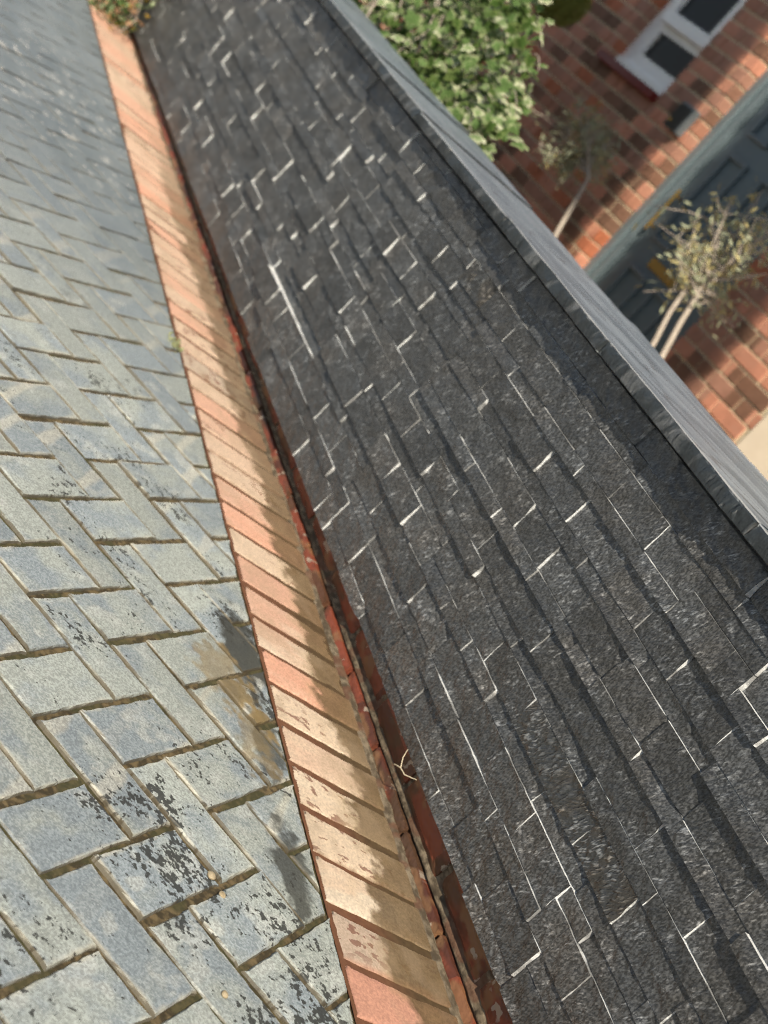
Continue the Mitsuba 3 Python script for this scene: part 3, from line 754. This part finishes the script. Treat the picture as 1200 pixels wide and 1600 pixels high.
def rough_brick(x0, x1, y0, y1, z0, z1, sd, amp=0.004, step=0.014):
    n = max(4, int((x1 - x0) / step)); mz = max(3, int((z1 - z0) / 0.012))
    u, v = np.meshgrid(np.linspace(x0, x1, n + 1), np.linspace(z0, z1, mz + 1), indexing='ij')
    p = np.stack([u, np.full_like(u, y1), v], -1)
    d = amp * 2 * nz3(p, 45, sd, 3) + amp * nz3(p, 14, sd + 1, 2)
    e = np.minimum(np.minimum(u - x0, x1 - u), np.minimum(v - z0, z1 - v))
    p[..., 1] += d - 0.006 * np.clip(1 - e / 0.010, 0, 1) ** 2
    p[..., 2] += 0.0025 * nz3(p, 30, sd + 3, 2)
    V = p.reshape(-1, 3); F = grid_faces(n, mz)
    rim = ([(i, 0) for i in range(n + 1)] + [(n, j) for j in range(1, mz + 1)] + [(i, mz) for i in range(n - 1, -1, -1)] + [(0, j) for j in range(mz - 1, 0, -1)])
    idx = np.array([i * (mz + 1) + j for i, j in rim]); back = V[idx].copy(); back[:, 1] = y0
    n0, k = len(V), np.arange(len(idx)); q = (k + 1) % len(idx)
    V = np.vstack([V, back])
    F = np.vstack([F, np.stack([idx[q], idx[k], n0 + k], 1), np.stack([idx[q], n0 + k, n0 + q], 1)])
    return V, F


for row, (z0, z1, yf, off) in enumerate(((-0.05, 0.016, -1.5245, 0.0), (0.028, 0.094, -1.5365, 0.115))):
    x = WX0 + off - 0.2
    k = 0
    while x < WX1:
        L = 0.213 + rng.normal(0, 0.004)
        m = rough_brick(x, x + L, -1.60, yf + rng.normal(0, 0.002), z0, z1 + rng.normal(0, 0.0015), 100 + 50 * row + k, 0.0035)
        put('garden_wall__footing_brick', m, 'mat_plinth', smooth=50)
        x += L + 0.012; k += 1
xs, zs = np.arange(WX0, WX1, 0.008), np.linspace(-0.01, 0.10, 15)
X, Z = np.meshgrid(xs, zs, indexing='ij')
P = np.stack([X.ravel(), np.full(X.size, -1.545), Z.ravel()], 1)
bed = np.exp(-((P[:, 2] - 0.022) / 0.006) ** 2)
P[:, 1] += 0.011 * bed + 0.006 * nz3(P, 40, 5) + 0.003 * nz3(P, 120, 6)
put('garden_wall__footing_mortar', (P, grid_faces(len(xs) - 1, len(zs) - 1)), 'mat_mortar', smooth=True)
# crumbs of mortar and dirt lying along the foot of the wall
xs = np.arange(WX0, WX1, 0.006)
sec = np.linspace(0, 1, 8)
V = []
for c in sec:
    q = np.c_[xs, np.full(len(xs), c * 0.05), xs * 0]
    h = 0.006 + 0.007 * nz3(q, 30, 3) + 0.003 * nz3(q, 120, 4)
    V.append(np.c_[xs, -1.5225 + 0.0125 * (c * 2 - 0.9) + 0.006 * nz3(q, 25, 9), np.maximum(h, 0.001) * np.sin(math.pi * c) - 0.002])
V = np.stack(V, 1)
put('garden_wall__foot_fillet', (V.reshape(-1, 3), grid_faces(len(xs) - 1, len(sec) - 1)), 'mat_mortar', smooth=True)


# ---------------------------------------------------------------- the house beyond the wall
def fp(a, p, z):
    """World point at a along the facade, p in front of it, height z."""
    return FE * a + FN * (FD + p) + np.array([0, 0, z])


def to_facade(mesh):
    v, f = mesh
    v = np.asarray(v)
    return v[:, :1] * FE + (FD + v[:, 1:2]) * FN + v[:, 2:] * [0, 0, 1], np.asarray(f)[:, ::-1] * 1


def fput(key, mesh, bsdf, **kw):
    """mesh given in (along, out, up) of the facade."""
    v, f = mesh
    v = np.asarray(v, float)
    w = v[:, :1] * FE[None] + (FD + v[:, 1:2]) * FN[None] + v[:, 2:] * np.array([[0, 0, 1.0]])
    return put(key, (w, f), bsdf, **kw)


house = thing('house', 'red brick house front with blue-grey door and small white window', 'house')
A0, A1, HZ0, HZ1 = 4.545, 13.0, -0.10, 4.6
DOOR = (5.25, 6.20, -0.10, 2.10)
WIN = (6.60, 7.215, 1.432, 2.35)
rects = []
CORE_GAP = 0.009
cuts_a = sorted({A0, A1, DOOR[0] - CORE_GAP, DOOR[1] + CORE_GAP, WIN[0] - CORE_GAP, WIN[1] + CORE_GAP})
for a0, a1 in zip(cuts_a, cuts_a[1:]):
    am = 0.5 * (a0 + a1)
    if DOOR[0] < am < DOOR[1]:
        spans = [(DOOR[3], HZ1)]
    elif WIN[0] < am < WIN[1]:
        spans = [(HZ0, WIN[2]), (WIN[3], HZ1)]
    else:
        spans = [(HZ0, HZ1)]
    for z0, z1 in spans:
        rects.append(bx(a0, a1, -0.25, -0.008, z0, z1))
rects.append(bx(A0, A1, -0.35, -0.252, HZ0, HZ1))
fput('house__wall', cat_mesh(rects), 'mat_house_mortar')


def clip_brick(a0, a1, z0, z1):
    out = [(a0, a1)]
    for (d0, d1, e0, e1) in (DOOR, WIN):
        if z1 > e0 + 0.004 and z0 < e1 - 0.004:
            nxt = []
            for s, t in out:
                if t <= d0 or s >= d1:
                    nxt.append((s, t))
                else:
                    if s < d0: nxt.append((s, d0))
                    if t > d1: nxt.append((d1, t))
            out = nxt
    return [(s, t) for s, t in out if t - s > 0.03]


rng = np.random.default_rng(51)
bricks = []
for r in range(-9, 53):
    z0, z1 = 0.565 + 0.075 * r + 0.005, 0.565 + 0.075 * (r + 1) - 0.005
    a = (4.58 if r % 2 == 0 else 4.715) - 3 * 0.3405
    while a < A1:
        for L in (0.2165, 0.104):
            for s, t in clip_brick(max(a, A0 + 0.001), min(a + L, A1), z0, z1):
                jog = rng.normal(0, 0.0012)
                q = np.array([fp(s, 0, z0), fp(t, 0, z0), fp(s, 0, z1), fp(t, 0, z1)])
                bricks.append((seen_area(q), s, t, z0, z1, jog, 0.5 * (s + t)))
            a += L + 0.0100


def coping_hides(a, z):
    """True where the garden wall stands in front of that point of the facade."""
    w = fp(a, 0, z)
    t = 1.87 / -w[1]
    return 1 + (w[2] - 1) * t < 0.76


seen = [b for b in bricks if b[0] > 0 and not coping_hides(b[6], b[4])]
seen.sort(key=lambda b: -b[0])
keep = set(id(b) for b in seen[:300])
for b in seen[:300]:
    fput('house__wall__brick', bevel_box(b[1], b[2], -0.10, 0.0 + b[5], b[3], b[4], 0.003), 'mat_house_brick')
fput('house__wall__brick_field', cat_mesh([bx(b[1], b[2], -0.10, 0.0 + b[5], b[3], b[4]) for b in bricks if id(b) not in keep]), 'mat_house_brick', kind='stuff', label='more red bricks of the same wall')
# door opening: brick reveals in courses
for r in range(-9, 21):
    z0, z1 = 0.565 + 0.075 * r + 0.005, 0.565 + 0.075 * (r + 1) - 0.005
fput('house__roof', (np.array([[A0 - 0.3, 0.22, 4.55], [A1 + 0.3, 0.22, 4.55], [A1 + 0.3, -3.6, 7.1], [A0 - 0.3, -3.6, 7.1], [A0 - 0.3, 0.22, 4.70], [A1 + 0.3, 0.22, 4.70], [A1 + 0.3, -3.6, 7.25], [A0 - 0.3, -3.6, 7.25]]),
     np.array([[0, 1, 2], [0, 2, 3], [4, 6, 5], [4, 7, 6], [0, 5, 1], [0, 4, 5], [1, 6, 2], [1, 5, 6], [2, 7, 3], [2, 6, 7], [3, 4, 0], [3, 7, 4]])), 'mat_roof')

# the front door
PD = -0.10                                   # how far back the door stands
door = fput('house__door', bevel_box(5.33, 6.075, PD - 0.05, PD, -0.05, 2.03), 'mat_door')
fr = [bevel_box(6.085, 6.205, PD - 0.06, PD + 0.012, -0.10, 2.12), bevel_box(5.24, 5.325, PD - 0.06, PD + 0.012, -0.10, 2.12), bevel_box(5.326, 6.084, PD - 0.06, PD + 0.012, 2.04, 2.12),
      bevel_box(6.150, 6.205, PD + 0.013, PD + 0.030, -0.10, 2.12), bevel_box(6.093, 6.112, PD + 0.013, PD + 0.026, -0.10, 2.10), bevel_box(5.24, 5.275, PD + 0.013, PD + 0.03, -0.10, 2.12)]
fput('house__door__frame', cat_mesh(fr), 'mat_door')


def moulding(a0, a1, z0, z1, w=0.022, h=0.022):
    return cat_mesh([bevel_box(a0, a1, PD + 0.001, PD + h, z0, z0 + w), bevel_box(a0, a1, PD + 0.001, PD + h, z1 - w, z1), bevel_box(a0, a0 + w, PD + 0.001, PD + h, z0 + w, z1 - w), bevel_box(a1 - w, a1, PD + 0.001, PD + h, z0 + w, z1 - w)])


sh = 0.135
for a0, a1, z0, z1 in ((5.560, 5.725, 0.10, 0.768), (5.315 - 0.005 + 0.075, 5.455, 0.10, 0.762)):
    pass
for a0, a1, z0, z1 in ((5.80, 5.975, 0.10, 0.770), (5.545, 5.715, 0.10, 0.766), (5.825, 5.995, 0.918, 1.440), (5.545, 5.690, 0.918, 1.440), (5.825, 5.995, 1.545, 1.93), (5.545, 5.690, 1.545, 1.93)):
    fput('house__door__panel_moulding', moulding(a0, a1, z0, z1), 'mat_door')
fput('house__door__letter_plate', cat_mesh([bevel_box(5.640, 5.885, PD + 0.001, PD + 0.009, 0.808, 0.862, 0.003), bevel_box(5.672, 5.853, PD + 0.0095, PD + 0.014, 0.820, 0.850, 0.003)]), 'mat_brass')
fput('house__door__pull_handle', cat_mesh([bevel_box(6.030, 6.046, PD + 0.035, PD + 0.050, 0.925, 1.165, 0.005), bevel_box(6.032, 6.044, PD + 0.001, PD + 0.034, 0.95, 0.965), bevel_box(6.032, 6.044, PD + 0.001, PD + 0.034, 1.125, 1.14)]), 'mat_brass')
fput('house__step', bevel_box(5.1, 6.4, 0.001, 0.35, -0.08, 0.02, 0.008), 'mat_render')

# the window
PW_ = -0.075
fput('house__window', cat_mesh([bx(WIN[0], WIN[1], PW_ - 0.05, PW_, WIN[2], 1.545), bx(7.09, WIN[1], PW_ - 0.05, PW_, 1.5455, WIN[3]), bx(WIN[0], 6.665, PW_ - 0.05, PW_, 1.5455, WIN[3]),
     bx(6.666, 7.089, PW_ - 0.05, PW_, 1.690, 1.735), bx(6.666, 7.089, PW_ - 0.05, PW_, WIN[3] - 0.06, WIN[3]), bevel_box(WIN[0] + 0.01, WIN[1] - 0.002, PW_ + 0.001, PW_ + 0.02, WIN[2] + 0.002, 1.475)]), 'mat_white_frame')
fput('house__window__pane', bx(6.660, 7.095, PW_ - 0.030, PW_ - 0.022, 1.540, 1.695), 'mat_glass')
fput('house__window__sash', cat_mesh([bevel_box(6.615, 7.105, PW_ + 0.002, PW_ + 0.055, 1.728, 1.800, 0.006), bevel_box(6.615, 6.675, PW_ + 0.002, PW_ + 0.055, 1.801, 2.30, 0.006), bevel_box(7.045, 7.105, PW_ + 0.002, PW_ + 0.055, 1.801, 2.30, 0.006), bevel_box(6.676, 7.044, PW_ + 0.002, PW_ + 0.055, 2.24, 2.30, 0.006)]), 'mat_white_frame')
fput('house__window__pane', bx(6.670, 7.05, PW_ + 0.018, PW_ + 0.026, 1.795, 2.25), 'mat_glass')
fput('house__window__sill', bevel_box(6.60, 7.225, -0.08, 0.045, 1.385, 1.431, 0.006), 'mat_sill')

# pale rendered wall next door
fput('rendered_wall', bx(1.0, 4.535, -0.30, 0.012, -0.10, 3.0), 'mat_render', label='pale cream rendered wall right of the brick house', cat='wall')
# meter box
mb = thing('wall_box', 'small grey wall box with black front beside the blue-grey door', 'box')
fput(mb + '__case', cat_mesh([bevel_box(6.236, 6.357, 0.002, 0.048, 1.335, 1.482, 0.005)]), 'mat_grey_metal')
fput(mb + '__front', bevel_box(6.246, 6.354, 0.0485, 0.054, 1.338, 1.468, 0.003), 'mat_black')
fput(mb + '__lock', bevel_box(6.318, 6.336, 0.0545, 0.062, 1.365, 1.383, 0.004), 'mat_brass')


# ---------------------------------------------------------------- plants
def basis(d, roll):
    d = d / np.linalg.norm(d)
    a = np.cross(d, [0.13, 0.21, 0.97]); a /= np.linalg.norm(a) + 1e-9
    b = np.cross(d, a)
    c, s = math.cos(roll), math.sin(roll)
    return c * a + s * b, -s * a + c * b, d


def ivy_leaf():
    """A five-lobed leaf in the xy plane, stalk at the origin, tip towards +x, folded a little along the midrib."""
    o = np.array([[0.02, 0], [-0.14, 0.24], [0.02, 0.47], [0.25, 0.30], [0.42, 0.52], [0.62, 0.22], [1.0, 0.0], [0.62, -0.22], [0.42, -0.52], [0.25, -0.30], [0.02, -0.47], [-0.14, -0.24]])
    c = np.array([[0.33, 0.0]])
    o2 = c + (o - c) * 0.55
    p = np.vstack([c, o2, o])
    z = -0.28 * np.abs(p[:, 1]) - 0.12 * (p[:, 0] - 0.3) ** 2
    n = len(o); f = []
    for k in range(n):
        q = (k + 1) % n
        f += [[0, 1 + k, 1 + q], [1 + k, 1 + n + k, 1 + n + q], [1 + k, 1 + n + q, 1 + q]]
    uv = np.c_[np.r_[0, np.full(n, 0.5), np.full(n, 1.0)], np.zeros(2 * n + 1)]
    return np.c_[p, z], np.array(f), uv


def small_leaf(w=0.28):
    p = np.array([[0, 0, 0], [0.35, w * 0.5, 0.05], [0.75, w * 0.4, 0.03], [1, 0, -0.05], [0.75, -w * 0.4, 0.03], [0.35, -w * 0.5, 0.05]])
    return p, np.array([[0, 1, 5], [1, 2, 4], [1, 4, 5], [2, 3, 4]])


LV, LF, LUV = ivy_leaf()


def place_leaf(pos, nrm, tip, size):
    n = nrm / np.linalg.norm(nrm)
    t = tip - n * (tip @ n); t /= np.linalg.norm(t) + 1e-9
    b = np.cross(n, t)
    return pos + size * (LV[:, :1] * t + LV[:, 1:2] * b + LV[:, 2:] * n)


rng = np.random.default_rng(61)
ivy = thing('ivy', 'bushy variegated green and cream ivy leaning over the back of the coping', 'plant')
leaves = []
for _ in range(10500):
    y = -1.90 - 0.62 * rng.random() ** 1.6
    z = rng.uniform(0.45, 1.75)
    edge = 4.36 + 2.5 * max(0.0, z - 0.97) + 0.9 * max(0, 0.80 - z) + 2.45 * (-1.90 - y) + 0.16 * math.sin(z * 23 + y * 11) + 0.1 * math.sin(z * 61)
    x = edge + 3.6 * rng.random() ** 1.25
    if x > 8.4:
        continue
    dens = meshkit.noise(np.array([[x * 6, y * 6, z * 6]]), 4)[0]
    if rng.random() > 1.9 * dens - 0.25:
        continue
    leaves.append((x, y, z))
# trailing shoots reaching out to the right of the bush
shoots = []
for p0, p1 in (((5.0, -1.98, 0.86), (4.52, -1.935, 0.865)), ((5.0, -2.05, 0.95), (4.55, -2.00, 0.93)), ((5.1, -2.1, 1.05), (4.70, -2.02, 1.08)), ((5.2, -2.05, 1.12), (4.85, -2.0, 1.19)), ((4.9, -1.95, 0.80), (4.52, -1.91, 0.80)), ((5.5, -2.1, 1.2), (5.1, -2.05, 1.30))):
    p0, p1 = np.array(p0), np.array(p1)
    pts = np.array([p0 + (p1 - p0) * t + np.array([0, 0, 0.05 * math.sin(math.pi * t)]) for t in np.linspace(0, 1, 7)])
    shoots.append(tube(pts, np.linspace(0.0024, 0.0012, 7), 5))
    for t in np.linspace(0.1, 1.0, 16):
        q = p0 + (p1 - p0) * t + rng.normal(0, 0.024, 3)
        leaves.append(tuple(q))
made = []
for x, y, z in leaves:
    n = np.array([-0.55, 0.55, 0.75]) + rng.normal(0, 0.55, 3)
    tip = np.array([-0.2, 0.3, -0.9]) + rng.normal(0, 0.5, 3)
    s = rng.choice([0.030, 0.042, 0.058, 0.080], p=[0.42, 0.37, 0.17, 0.04])
    made.append((place_leaf(np.array([x, y, z]), n, tip, s), rng.choice(['mat_ivy', 'mat_ivy_light', 'mat_ivy_dark'], p=[0.50, 0.24, 0.26])))
front = sorted(range(len(made)), key=lambda i: -seen_area(made[i][0]) / (1 + 3 * max(0, -2.15 - made[i][0][0, 1])))
for i in front[:300]:
    put('ivy__leaf', (made[i][0], LF), made[i][1], uv=LUV)
for mname, nm in (('mat_ivy', 'foliage'), ('mat_ivy_light', 'pale_foliage'), ('mat_ivy_dark', 'dark_foliage')):
    sel = [made[i][0] for i in front[300:] if made[i][1] == mname]
    v, f = cat_mesh([(s, LF) for s in sel])
    put('ivy__' + nm, (v, f), mname, uv=np.tile(LUV, (len(sel), 1)), kind='stuff')
stems = list(shoots)
for _ in range(46):
    x = rng.uniform(5.5, 8.2); y = rng.uniform(-2.2, -1.93)
    p = [np.array([x, y, -0.02])]
    d = np.array([rng.normal(-0.1, 0.25), rng.normal(0, 0.15), 1.0])
    for k in range(8):
        d = d + rng.normal(0, 0.25, 3) * [1, 0.6, 0.3]
        p.append(p[-1] + d / np.linalg.norm(d) * 0.16)
    p = np.array(p); p[:, 1] = np.clip(p[:, 1], -2.6, -1.92); p[:, 0] = np.maximum(p[:, 0], 5.4 + 2.6 * np.maximum(0, p[:, 2] - 0.97) + 2.2 * (-1.92 - p[:, 1]))
    stems.append(tube(p, np.linspace(0.007, 0.0025, len(p)), 5))
put('ivy__stems', cat_mesh(stems), 'mat_bark', smooth=True, kind='stuff')


def small_tree(name, label, base, top, crown, radius, nleaf, nbranch, leaf_mats, seed, forks=1, group=None):
    """A young standard: one or two thin clear stems and a loose round head of twigs and narrow leaves."""
    rng = np.random.default_rng(seed)
    t = thing(name, label, 'tree', group)
    base, top, crown = np.array(base), np.array(top), np.array(crown)
    for s in range(forks):
        off = np.array(FE) * (0.050 * s) + np.array(FN) * 0.03 * s
        d = (top - base) / np.linalg.norm(top - base)
        foot = base + d * ((-0.02 - base[2]) / d[2])
        pts = np.array([foot + (top - foot) * u + rng.normal(0, 0.003, 3) * (u > 0) + off for u in np.linspace(0, 1, 9)])
        put(t + '__trunk', tube(pts, np.linspace(0.0135, 0.0105, 9) * (1 if s == 0 else 0.9), 9), 'mat_bark', smooth=True)
    br, lv = [], {m: [] for m in dict.fromkeys(leaf_mats)}
    SL, SF = small_leaf()
    tips = []
    for k in range(nbranch):
        start = top + (crown - top) * rng.uniform(0.0, 0.5)
        g = rng.normal(0, 1, 3); g /= np.linalg.norm(g)
        end = crown + g * radius * rng.uniform(0.6, 1.12)
        mid = 0.5 * (start + end) + rng.normal(0, 0.25 * radius, 3) * [1, 1, 0.5]
        q = np.linspace(0, 1, 7)[:, None]
        pts = (1 - q) ** 2 * start + 2 * q * (1 - q) * mid + q ** 2 * end
        br.append(tube(pts, np.linspace(0.0065, 0.0022, 7), 5))
        for _ in range(4):
            u = rng.integers(3, 7); e = pts[u] + rng.normal(0, 0.32 * radius, 3)
            br.append(tube(np.linspace(pts[u], e, 4) + rng.normal(0, 0.006, (4, 3)), np.linspace(0.003, 0.0014, 4), 4))
            tips += [pts[u] + (e - pts[u]) * w for w in (0.4, 0.7, 1.0)]
    tips = np.array(tips)
    for _ in range(nleaf):
        p = tips[rng.integers(len(tips))] + rng.normal(0, 0.022, 3)
        d = rng.normal(0, 1, 3) + [0, 0, 0.2]
        a, b, c = basis(d, rng.uniform(0, 6.28))
        L = rng.uniform(0.024, 0.048)
        w = p + L * (SL[:, :1] * c + SL[:, 1:2] * a + SL[:, 2:] * b)
        lv[leaf_mats[rng.integers(len(leaf_mats))]].append((w, SF))
    put(t + '__branches', cat_mesh(br), 'mat_bark', smooth=True, kind='stuff')
    for m, nm in zip(dict.fromkeys(leaf_mats), ('leaves', 'dry_leaves')):
        put(t + '__' + nm, cat_mesh(lv[m]), m, kind='stuff')


small_tree('olive_tree', 'thin young olive tree with sparse grey-green head against dark brick left of the door', (6.428, -3.358, 0.648), (6.540, -3.340, 0.93), (6.83, -3.30, 1.03), 0.175, 1000, 20, ['mat_olive', 'mat_olive', 'mat_olive', 'mat_olive_dry'], 71)
small_tree('olive_tree', 'half-dry olive tree on two pale leaning stems in front of the blue-grey door', (5.087, -3.345, 0.641), (5.183, -3.331, 0.887), (5.250, -3.32, 1.09), 0.230, 850, 24, ['mat_olive', 'mat_olive', 'mat_olive_dry'], 72, forks=2)

# clipped topiary ball on its stem
rng = np.random.default_rng(81)
tb = thing('topiary_tree', 'clipped green topiary ball in front of the brick wall left of the window', 'tree')
bc, brad = np.array([7.69, -3.13, 1.475]), 0.145
SL, SF = small_leaf(0.6)
parts = []
for _ in range(5200):
    g = rng.normal(0, 1, 3); g /= np.linalg.norm(g)
    p = bc + g * brad * (1 - 0.22 * rng.random() ** 2)
    d = g + rng.normal(0, 0.6, 3)
    a, b, c = basis(d, rng.uniform(0, 6.28))
    L = rng.uniform(0.010, 0.019)
    parts.append((p + L * (SL[:, :1] * c + SL[:, 1:2] * a + SL[:, 2:] * b), SF))
put(tb + '__crown', cat_mesh(parts), 'mat_topiary', kind='stuff')
sp = trimesh.creation.icosphere(3, 0.108); sp.apply_translation(bc)
put(tb + '__inner_twigs', (np.array(sp.vertices), np.array(sp.faces)), 'mat_topiary', smooth=True)
put(tb + '__trunk', tube([(7.69, -3.13, -0.02), (7.695, -3.128, 0.7), (7.69, -3.13, 1.38)], [0.014, 0.012, 0.011], 8), 'mat_bark', smooth=True)

# small shrub growing over the far end of the edging
rng = np.random.default_rng(91)
sh = thing('shrub', 'small pale leafy shrub at the far foot of the slate wall', 'shrub')
parts = {'mat_ivy': [], 'mat_ivy_light': [], 'mat_copper_leaf': [], 'mat_ivy_dark': [], 'mat_autumn': []}
SL, SF = small_leaf(0.55)
for _ in range(2300):
    c0 = np.array([7.55 + rng.normal(0, 0.28), -1.40 + rng.normal(0, 0.075), 0.0])
    p = c0 + [0, 0, abs(rng.normal(0.10, 0.13))]
    if p[1] > -1.29 or p[1] < -1.48 or p[0] < 6.93 + 2.2 * max(0, -1.37 - p[1]) * 0:
        continue
    d = rng.normal(0, 1, 3) + [-0.5, 0.4, 0.4]
    a, b, c = basis(d, rng.uniform(0, 6.28))
    L = rng.uniform(0.018, 0.042)
    parts[rng.choice(list(parts), p=[0.27, 0.28, 0.22, 0.15, 0.08])].append((p + L * (SL[:, :1] * c + SL[:, 1:2] * a + SL[:, 2:] * b), SF))
for m, nm in (('mat_ivy', 'leaves'), ('mat_ivy_light', 'pale_leaves'), ('mat_copper_leaf', 'pinkish_leaves'), ('mat_ivy_dark', 'dark_leaves'), ('mat_autumn', 'yellow_leaves')):
    put(sh + '__' + nm, cat_mesh(parts[m]), m, kind='stuff')
st = []
for _ in range(26):
    b = np.array([7.55 + rng.normal(0, 0.2), -1.40 + rng.normal(0, 0.03), -0.01])
    st.append(tube([b, b + [rng.normal(0, 0.05), rng.normal(0, 0.03), 0.12], b + [rng.normal(0, 0.12), rng.normal(0, 0.05), 0.26]], [0.004, 0.003, 0.0015], 5))
put(sh + '__stems', cat_mesh(st), 'mat_bark', smooth=True, kind='stuff')

# unseen clipped trees added out of frame right, shaped to shade the house front
rng = np.random.default_rng(95)
SL, SF = small_leaf(0.6)


def added_shade_tree(a0, a1, p0, p1, z0, z1, trunks, label, seed):
    rng = np.random.default_rng(seed)
    t = thing('added_shade_tree', label, 'tree', None)
    parts = []
    n = int(2200 * max(1, (a1 - a0)))
    for _ in range(n):
        q = np.array([rng.uniform(a0, a1), rng.uniform(p0, p1), rng.uniform(z0, z1)])
        k = rng.integers(0, 6)
        lim = (a0, a1, p0, p1, z0, z1)[k]
        q[k // 2] = lim
        d = rng.normal(0, 1, 3)
        a, b, c = basis(d, rng.uniform(0, 6.28))
        L = rng.uniform(0.03, 0.05)
        w = fp(*q)
        parts.append((w + L * (SL[:, :1] * c + SL[:, 1:2] * a + SL[:, 2:] * b), SF))
    put(t + '__crown', cat_mesh(parts), 'mat_hedge', kind='stuff')
    fput(t + '__inner_twigs', bx(a0 + 0.012, a1 - 0.012, p0 + 0.012, p1 - 0.012, z0 + 0.012, z1 - 0.012), 'mat_hedge')  # solid slab inside the leaves that blocks the sun
    for a in trunks:
        w, w2 = fp(a - 1.9, 0.5 * (p0 + p1), -0.04), fp(a, 0.5 * (p0 + p1), z0 + 0.05)
        put(t + '__trunk', tube([w, 0.5 * (w + w2) + FE * -0.5, w2], [0.05, 0.04, 0.03], 8), 'mat_bark', smooth=True)


SLOPE = -(SUN @ FE) / (SUN @ FN)
SHADE_P = 2.5
RISE = SUN[2] / (SUN @ FN)
added_shade_tree(4.958 - SLOPE * SHADE_P, 5.94 - SLOPE * (SHADE_P + 0.06), SHADE_P, SHADE_P + 0.06, 0.3 + RISE * SHADE_P, 2.6 + RISE * SHADE_P, (4.958 - SLOPE * SHADE_P + 0.5,), 'unseen clipped tree added to shade the door', 96)
added_shade_tree(6.32 - SLOPE * SHADE_P, 9.2 - SLOPE * SHADE_P, SHADE_P, SHADE_P + 0.06, 0.3 + RISE * SHADE_P, 2.6 + RISE * SHADE_P, (6.235 - SLOPE * SHADE_P + 0.2,), 'wide unseen clipped tree added to shade the window side of the house front', 97)

# ---------------------------------------------------------------- small things lying about
rng = np.random.default_rng(101)


def pebble(x, y, r, label, sd):
    s = trimesh.creation.icosphere(2, 1.0)
    v = np.array(s.vertices) * (1 + 0.35 * nz3(np.array(s.vertices), 1.6, sd, 2))[:, None] * np.array([1.1, 0.9, 0.62]) * r
    put('pebble', (v + [x, y, 0.35 * r], np.array(s.faces)), 'mat_stone', smooth=True, label=label, cat='pebble')


pebble(1.328, -1.055, 0.0052, 'small pale pebble alone on a grey paving block near the bottom edge', 5)
pebble(1.540, -1.068, 0.0068, 'tan pebble at the paving joint, farther of the two at that joint', 8)
pebble(1.512, -1.082, 0.0055, 'brownish pebble at the paving joint, nearer of the two at that joint', 13)
pts = np.array([[1.99, -1.488, 0.062], [1.965, -1.484, 0.074], [1.945, -1.485, 0.076], [1.922, -1.492, 0.090]])
tw = thing('dry_twig', 'thin pale dry twig caught under the bottom edge of the slate', 'twig')
put(tw + '__stalk', tube(pts, [0.0010, 0.0012, 0.0011, 0.0007], 5), 'mat_straw', smooth=True)
put(tw + '__side_shoot', tube(pts[1] + np.array([[0, 0, 0], [0.010, 0.004, 0.014], [0.016, 0.004, 0.028]]), [0.0009, 0.0008, 0.0005], 5), 'mat_straw', smooth=True)
rng = np.random.default_rng(103)
mt = []
SL, SF = small_leaf(0.5)
for _ in range(70):
    p = np.array([3.53 + rng.normal(0, 0.022), -1.275 + rng.normal(0, 0.009), abs(rng.normal(0, 0.005))])
    a, b, c = basis(rng.normal(0, 1, 3) + [0, 0, 0.8], rng.uniform(0, 6.28))
    L = rng.uniform(0.006, 0.014)
    mt.append((p + L * (SL[:, :1] * c + SL[:, 1:2] * a + SL[:, 2:] * b), SF))
put('weed', cat_mesh(mt), 'mat_weed', label='tiny pale weed in the joint beside the brick edging', cat='weed')
